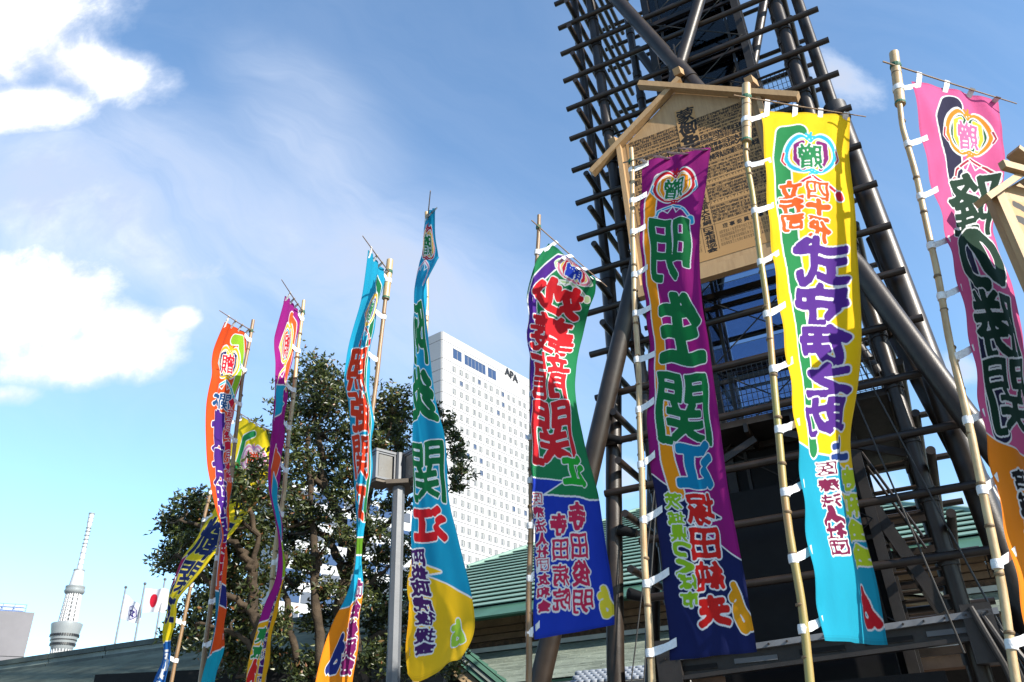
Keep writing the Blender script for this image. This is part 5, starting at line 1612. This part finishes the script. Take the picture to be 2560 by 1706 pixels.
# --- deep purple
b = Banner('deep purple and navy banner with green and red characters, before the ranking board', 6.85,
    [(1577, 372), (1582, 560), (1590, 800), (1600, 1100), (1614, 1400), (1628, 1690)],
    [r2(1606, 404, 1777, 368), r2(1603, 480, 1766, 462), r2(1600, 557, 1751, 557), r2(1606, 680, 1745, 670), r2(1614, 770, 1750, 765), r2(1622, 860, 1770, 855), r2(1621, 976, 1792, 990), r2(1621, 1106, 1807, 1113), r2(1634, 1214, 1820, 1214),
     r2(1648, 1348, 1845, 1348), r2(1664, 1510, 1868, 1490), r2(1676, 1652, 1888, 1630)],
    'L', -1, [(1550, 420), (1785, 345)], (150, 20, 116), ties=11, wave=.024, pm='bamboo', W_=.77)
b.poly([(0, 1190), (.1, 1200), (.50, 1255), (.86, 1300), (.42, 1305), (1.0, 1402), (1, 1800), (0, 1800)], (20, 30, 84), WHT)
b.cane([(.52, 452), (.28, 450), (.16, 500), (.14, 620), (.17, 800), (.19, 1000), (.24, 1150), (.30, 1230)], .16, (245, 150, 16))
b.crest(.50, 466, .29, 92, (205, 30, 45), (250, 190, 20), (250, 150, 20), (24, 122, 66), (40, 165, 205), True)
for ch, y, h, u, w in (('明', 625, 155, .50, .66), ('生', 818, 165, .54, .66), ('関', 1025, 182, .50, .72)): b.chu(ch, u, y, w, h, (16, 112, 58), WHT, True, .095, 3)
b.chu('江', .57, 1162, .46, 112, (10, 130, 175), WHT, True, .10, 3)
for ch, y in (('塚', 1274), ('田', 1358), ('純', 1442), ('夫', 1526)): b.chu(ch, .57, y, .37, 74, (214, 34, 30), WHT, True, .09, 4)
for i, ch in enumerate('茨城県つくば市'): b.chu(ch, .23 + .012 * i, 1255 + 40 * i, .20, 36, (150, 196, 36), WHT, True, .07, 3)
b.chu('ゟ', .90, 1518, .20, 112, (240, 160, 20), WHT, True, .10, 3)
b.build()

# --- green
b = Banner('green banner with red characters and blue lower part, left of the lattice tower', 7.97,
    [(1348, 538), (1341, 653), (1332, 900), (1327, 1124), (1326, 1334), (1323, 1648)],
    [r2(1371, 604, 1488, 698, s=-1), r2(1338, 660, 1487, 735, s=-1), r2(1319, 735, 1470, 776), r2(1321, 795, 1452, 832), r2(1318, 850, 1440, 882), r2(1325, 925, 1437, 930), r2(1326, 990, 1441, 990), r2(1328, 1124, 1465, 1124), r2(1330, 1190, 1484, 1190), r2(1332, 1250, 1500, 1250),
     r2(1339, 1369, 1514, 1355), r2(1337, 1470, 1527, 1460), r2(1334, 1600, 1532, 1564)],
    'L', 1, [(1329, 559), (1517, 717)], (28, 128, 78), ties=9, wave=.03, pm='bamboo_brown')
b.poly([(0, 1196), (.48, 1206), (.14, 1236), (1, 1252), (1, 1700), (0, 1700)], (26, 58, 178), WHT)
b.cane([(.50, 640), (.30, 650), (.10, 700), (.07, 800), (.06, 930), (.06, 1050)], .13, (82, 36, 140))
b.crest(.60, 682, .27, 50, (225, 130, 150), (245, 205, 40), (205, 40, 60), (36, 66, 190), (190, 215, 160), True)
for ch, y, h, u, w in (('妙', 745, 76, .48, .76), ('義', 835, 92, .45, .80), ('龍', 940, 118, .42, .78), ('関', 1085, 156, .42, .74)): b.chu(ch, u, y, w, h, (216, 34, 44), WHT, True, .10, 3)
b.chu('江', .68, 1178, .36, 72, (30, 168, 50), WHT, True, .10, 3)
for ch, y in (('寺', 1292), ('田', 1364), ('俊', 1433), ('明', 1503)): b.chu(ch, .63, y, .25, 60, (206, 42, 82), WHT, True, .08, 4)
for ch, y in (('寺', 1312), ('田', 1374), ('病', 1436), ('院', 1501)): b.chu(ch, .345, y, .22, 54, (206, 42, 82), WHT, True, .07, 4)
for i, ch in enumerate('医療法人社団友和会'): b.chu(ch, .08 + .006 * i, 1247 + 33.5 * i, .15, 30, (196, 42, 86), WHT, True, .06, 3)
b.chu('ゟ', .93, 1503, .16, 78, (248, 226, 60), WHT, True, .10, 3)
b.build()

# --- light blue, folded, right of the lamp
b = Banner('light blue banner with dark green characters and yellow foot, right of the lamp post', 7.82,
    [(1068, 532), (1067, 650), (1064, 800), (1060, 1000), (1052, 1250), (1040, 1706)],
    [r3(.3, 1074, 530, 1072, 528, 1086, 520, s=(-1, -1)), r3(.35, 1069, 580, 1061, 584, 1088, 584, s=(-1, -1)), r3(.35, 1069, 635, 1057, 632, 1099, 640, s=(-1, -1)), r3(.35, 1068, 662, 1050, 660, 1096, 658, s=(-1, -1)), r3(.38, 1066, 714, 1038, 714, 1068, 714, s=(-1, -1)),
     r3(.38, 1066, 755, 1035, 755, 1062, 751, s=(-1, -1)), r3(.32, 1066, 810, 1034, 810, 1066, 810, s=(-1, -1)), r3(.3, 1064, 890, 1033, 890, 1073, 890, s=(-1, -1)), r3(.28, 1062, 1000, 1033, 1000, 1090, 1010, s=(-1, -1)), r3(.26, 1060, 1105, 1033, 1105, 1110, 1095, s=(-1, -1)), r3(.22, 1054, 1240, 1034, 1240, 1121, 1240, s=(-1, -1)),
     r3(.15, 1048, 1345, 1031, 1348, 1147, 1340, s=(-1, -1)), r3(.08, 1040, 1461, 1029, 1463, 1177, 1466, s=(-1, -1)), r3(.05, 1038, 1540, 1033, 1540, 1187, 1550, s=(-1, -1)), r3(.05, 1030, 1615, 1027, 1615, 1178, 1598, s=(-1, -1)), r3(.25, 1024, 1685, 1048, 1704, 1150, 1645, s=(-1, -1))],
    'L', -1, [(1066, 560), (1076, 478)], (18, 150, 190), ties=8, wave=.016)
b.poly([(0, 1395), (.22, 1400), (.62, 1432), (.35, 1436), (.55, 1450), (1, 1500), (1, 1900), (0, 1900)], (248, 196, 24), WHT)
b.crest(.56, 612, .27, 95, (200, 30, 45), (240, 165, 30), (240, 190, 40), (24, 122, 66), (200, 130, 160), True)
for ch, y, h, u, w in (('阿', 835, 150, .56, .66), ('炎', 985, 130, .58, .70), ('関', 1185, 150, .56, .68)): b.chu(ch, u, y, w, h, (12, 106, 58), WHT, True, .10, 3)
b.chu('江', .50, 1312, .60, 78, (212, 26, 36), WHT, True, .10, 3)
for i, ch in enumerate('阿炎政虎後援会'): b.chu(ch, .24 + .014 * i, 1396 + 38 * i, .34, 36, (70, 28, 96), WHT, True, .07, 3)
b.chu('ゟ', .80, 1578, .22, 62, (176, 214, 60), WHT, True, .09, 3)
b.build()

# --- light blue, twisted, left of the lamp
b = Banner('light blue banner with orange red characters and orange foot, left of the lamp post', 8.79,
    [(975, 651), (958, 804), (947, 880), (936, 989), (912, 1200), (885, 1450), (850, 1706)],
    [r2(922, 625, 964, 682), r3(.5, 905, 735, 934, 735, 954, 724, s=(-1, -1)), r3(.55, 887, 815, 912, 815, 936, 815, s=(-1, -1)), r3(.5, 873, 887, 899, 887, 927, 880, s=(-1, -1)), r3(.5, 863, 953, 893, 953, 924, 953, s=(-1, -1)), r3(.5, 869, 1010, 902, 1010, 934, 1033, s=(-1, -1)),
     r3(.5, 874, 1105, 903, 1105, 931, 1105, s=(-1, -1)), r3(.5, 881, 1178, 905, 1178, 927, 1178, s=(-1, -1)), r3(.45, 888, 1277, 900, 1277, 914, 1288, s=(-1, -1)), r2(890, 1336, 906, 1336), r2(887, 1424, 905, 1424), r2(868, 1497, 903, 1497), r2(842, 1552, 899, 1552),
     r2(815, 1626, 892, 1626), r2(793, 1706, 885, 1706), r2(775, 1790, 876, 1790)],
    'R', -1, [(982, 696), (907, 591)], (22, 160, 198), sleeve=.62, ties=9, wave=.018, pm='bamboo_brown')
b.poly([(0, 1528), (1, 1490), (1, 2000), (0, 2000)], (246, 142, 22), WHT)
b.cane([(.62, 705), (.80, 720), (.84, 800), (.80, 900), (.80, 1000), (.84, 1150), (.86, 1290)], .15, (24, 116, 66))
b.crest(.60, 775, .24, 92, (245, 190, 40), (40, 160, 190), (70, 40, 140), (36, 140, 80), (190, 30, 50), False)
for ch, y, h in (('照', 925, 95), ('強', 1030, 100), ('関', 1145, 105), ('江', 1255, 80)): b.chu(ch, .48, y, .66, h, (228, 62, 28), WHT, False, .12, 4)
b.poly([(0, 1345), (1, 1345), (1, 1385), (0, 1385)], (90, 140, 30), WHT)
for ch, y in (('励', 1470), ('会', 1522), ('後', 1572), ('援', 1624), ('会', 1666)): b.chu(ch, .74, y, .42, 46, (120, 22, 92), WHT, False, .09, 3)
b.chu('ゟ', .36, 1636, .34, 84, (30, 44, 120), WHT, False, .09, 3)
b.build()

# --- magenta, twisted
b = Banner('magenta banner with yellow foot, twisted to a narrow ribbon before the evergreen', 9.69,
    [(760, 752), (735, 969), (722, 1072), (710, 1240), (682, 1432), (660, 1666), (656, 1706)],
    [r2(715, 740, 749, 779), r2(696, 838, 744, 838), r2(696, 907, 726, 925), r2(687, 975, 721, 975), r2(680, 1044, 715, 1044), r2(672, 1148, 706, 1148), r2(670, 1235, 696, 1235), r2(688, 1331, 706, 1331), r2(695, 1408, 711, 1408), r2(689, 1462, 710, 1458),
     r2(667, 1515, 696, 1515), r2(645, 1583, 683, 1583), r2(625, 1650, 673, 1650), r2(617, 1706, 664, 1706), r2(605, 1790, 650, 1790)],
    'R', -1, [(764, 780), (704, 700)], (160, 28, 132), ties=10, wave=.028, pm='bamboo')
b.poly([(0, 1560), (.5, 1545), (.6, 1480), (1, 1440), (1, 2000), (0, 2000)], (246, 180, 26), WHT)
b.cane([(.50, 800), (.78, 815), (.86, 870), (.80, 940)], .2, (238, 98, 40))
b.crest(.50, 862, .30, 120, (235, 200, 60), (40, 160, 190), (235, 100, 40), (205, 30, 50), (240, 200, 60), False)
b.poly([(.1, 960), (.85, 965), (.5, 990), (.8, 1010), (.55, 1030), (.1, 1050)], (30, 168, 200), WHT)
b.poly([(.45, 1110), (.8, 1150), (.55, 1230), (.35, 1200)], (236, 92, 48), WHT)
b.poly([(.55, 1180), (.9, 1230), (.85, 1370), (.6, 1330)], (30, 168, 200), WHT)
b.poly([(.55, 1360), (1, 1350), (1, 1440), (.5, 1450)], (156, 200, 40), WHT)
for i, ch in enumerate('福島県相馬市後援会一同'): b.chu(ch, .62, 1480 + 22 * i, .30, 20, (72, 30, 110), WHT, False, .06, 2)
for i, ch in enumerate('東京'): b.chu(ch, .30, 1590 + 40 * i, .36, 36, (40, 140, 70), WHT, False, .08, 3)
b.chu('ゟ', .2, 1690, .3, 70, (214, 40, 40), WHT, False, .09, 3)
b.build()

# --- orange
b = Banner('orange banner with yellow crest and purple characters, left of the magenta banner', 10.15,
    [(632, 800), (608, 948), (591, 1072), (575, 1210), (551, 1352), (535, 1455), (522, 1559), (507, 1662), (500, 1706)],
    [r2(563, 805, 618, 834), r2(529, 879, 611, 893), r2(527, 948, 598, 958), r2(520, 1015, 583, 1027), r2(519, 1096, 576, 1096), r2(524, 1170, 576, 1180), r2(543, 1264, 575, 1264), r2(557, 1331, 572, 1331), r2(548, 1378, 571, 1381), r2(538, 1465, 569, 1465),
     r2(534, 1549, 564, 1549), r2(521, 1616, 559, 1616), r2(504, 1683, 544, 1683), r2(492, 1740, 530, 1740)],
    'R', -1, [(638, 826), (549, 777)], (240, 84, 28), ties=10, wave=.028, pm='bamboo_brown')
b.poly([(0, 1650), (1, 1620), (1, 2000), (0, 2000)], (28, 172, 196), WHT)
b.cane([(.55, 850), (.80, 850), (.92, 900), (.84, 985)], .16, (150, 196, 40))
b.crest(.55, 910, .30, 92, (246, 190, 30), (246, 200, 50), (36, 40, 110), (205, 30, 50), (60, 180, 200), False)
b.chu('大', .30, 994, .36, 36, (24, 84, 140), WHT, False, .08, 3); b.chu('関', .64, 1004, .36, 40, (24, 84, 140), WHT, False, .07, 3)
for ch, y, h in (('貴', 1076, 98), ('景', 1170, 88), ('勝', 1255, 80), ('関', 1330, 70)): b.chu(ch, .46, y, .68, h, (78, 34, 132), WHT, False, .09, 3)
for i, ch in enumerate('令和四年一月場所'): b.chu(ch, .88, 1010 + 26 * i, .18, 22, (214, 30, 60), WHT, False, .06, 2)
b.poly([(.1, 1370), (.55, 1365), (.5, 1460), (.1, 1465)], (205, 205, 210), None)
for i, ch in enumerate('兵庫県芦屋市'): b.chu(ch, .34, 1372 + 26 * i, .34, 24, (205, 24, 50), WHT, False, .07, 2)
b.poly([(.0, 1480), (.4, 1470), (.2, 1640), (0, 1640)], (24, 120, 150), WHT)
b.poly([(.55, 1460), (.85, 1470), (.8, 1520), (.5, 1510)], (40, 44, 120), WHT)
b.build()

# --- yellow and navy, farthest left
b = Banner('yellow banner with navy characters and blue foot, leftmost of the row', 12.9,
    [(588, 1000), (527, 1230), (507, 1313), (478, 1460), (452, 1590), (430, 1706)],
    [r2(601, 1039, 663, 1075), r2(573, 1130, 670, 1130), r2(566, 1200, 664, 1200), r2(540, 1262, 625, 1275), r2(500, 1330, 572, 1350), r2(468, 1378, 540, 1390), r2(442, 1424, 508, 1434), r2(431, 1460, 476, 1470), r2(420, 1507, 446, 1505), r2(411, 1559, 436, 1559), r2(406, 1600, 424, 1600),
     r2(405, 1655, 421, 1650), r2(382, 1700, 410, 1706), r2(362, 1760, 395, 1770)],
    'L', -1, [(598, 1026), (675, 1078)], (244, 214, 30), ties=9, wave=.035, pm='bamboo_brown', W_=.86)
b.poly([(0, 1612), (1, 1600), (1, 2000), (0, 2000)], (32, 100, 176), WHT)
b.cane([(.60, 1085), (.32, 1095), (.28, 1140), (.20, 1180), (.30, 1210)], .12, (40, 150, 80))
b.crest(.62, 1150, .26, 80, (226, 150, 190), (246, 190, 170), (226, 150, 190), (226, 70, 20), (190, 30, 60), False)
for ch, y, h in (('輝', 1350, 95), ('関', 1445, 80), ('江', 1525, 60)): b.chu(ch, .46, y, .72, h, (24, 42, 96), (238, 222, 120), False, .16, 3)
b.poly([(0, 1400), (.12, 1390), (.14, 1460), (0, 1470)], (180, 30, 90), WHT)
for i, ch in enumerate('石川県後援会'): b.chu(ch, .6, 1640 + 24 * i, .4, 22, (238, 238, 238), None, False, .06, 2)
b.build()
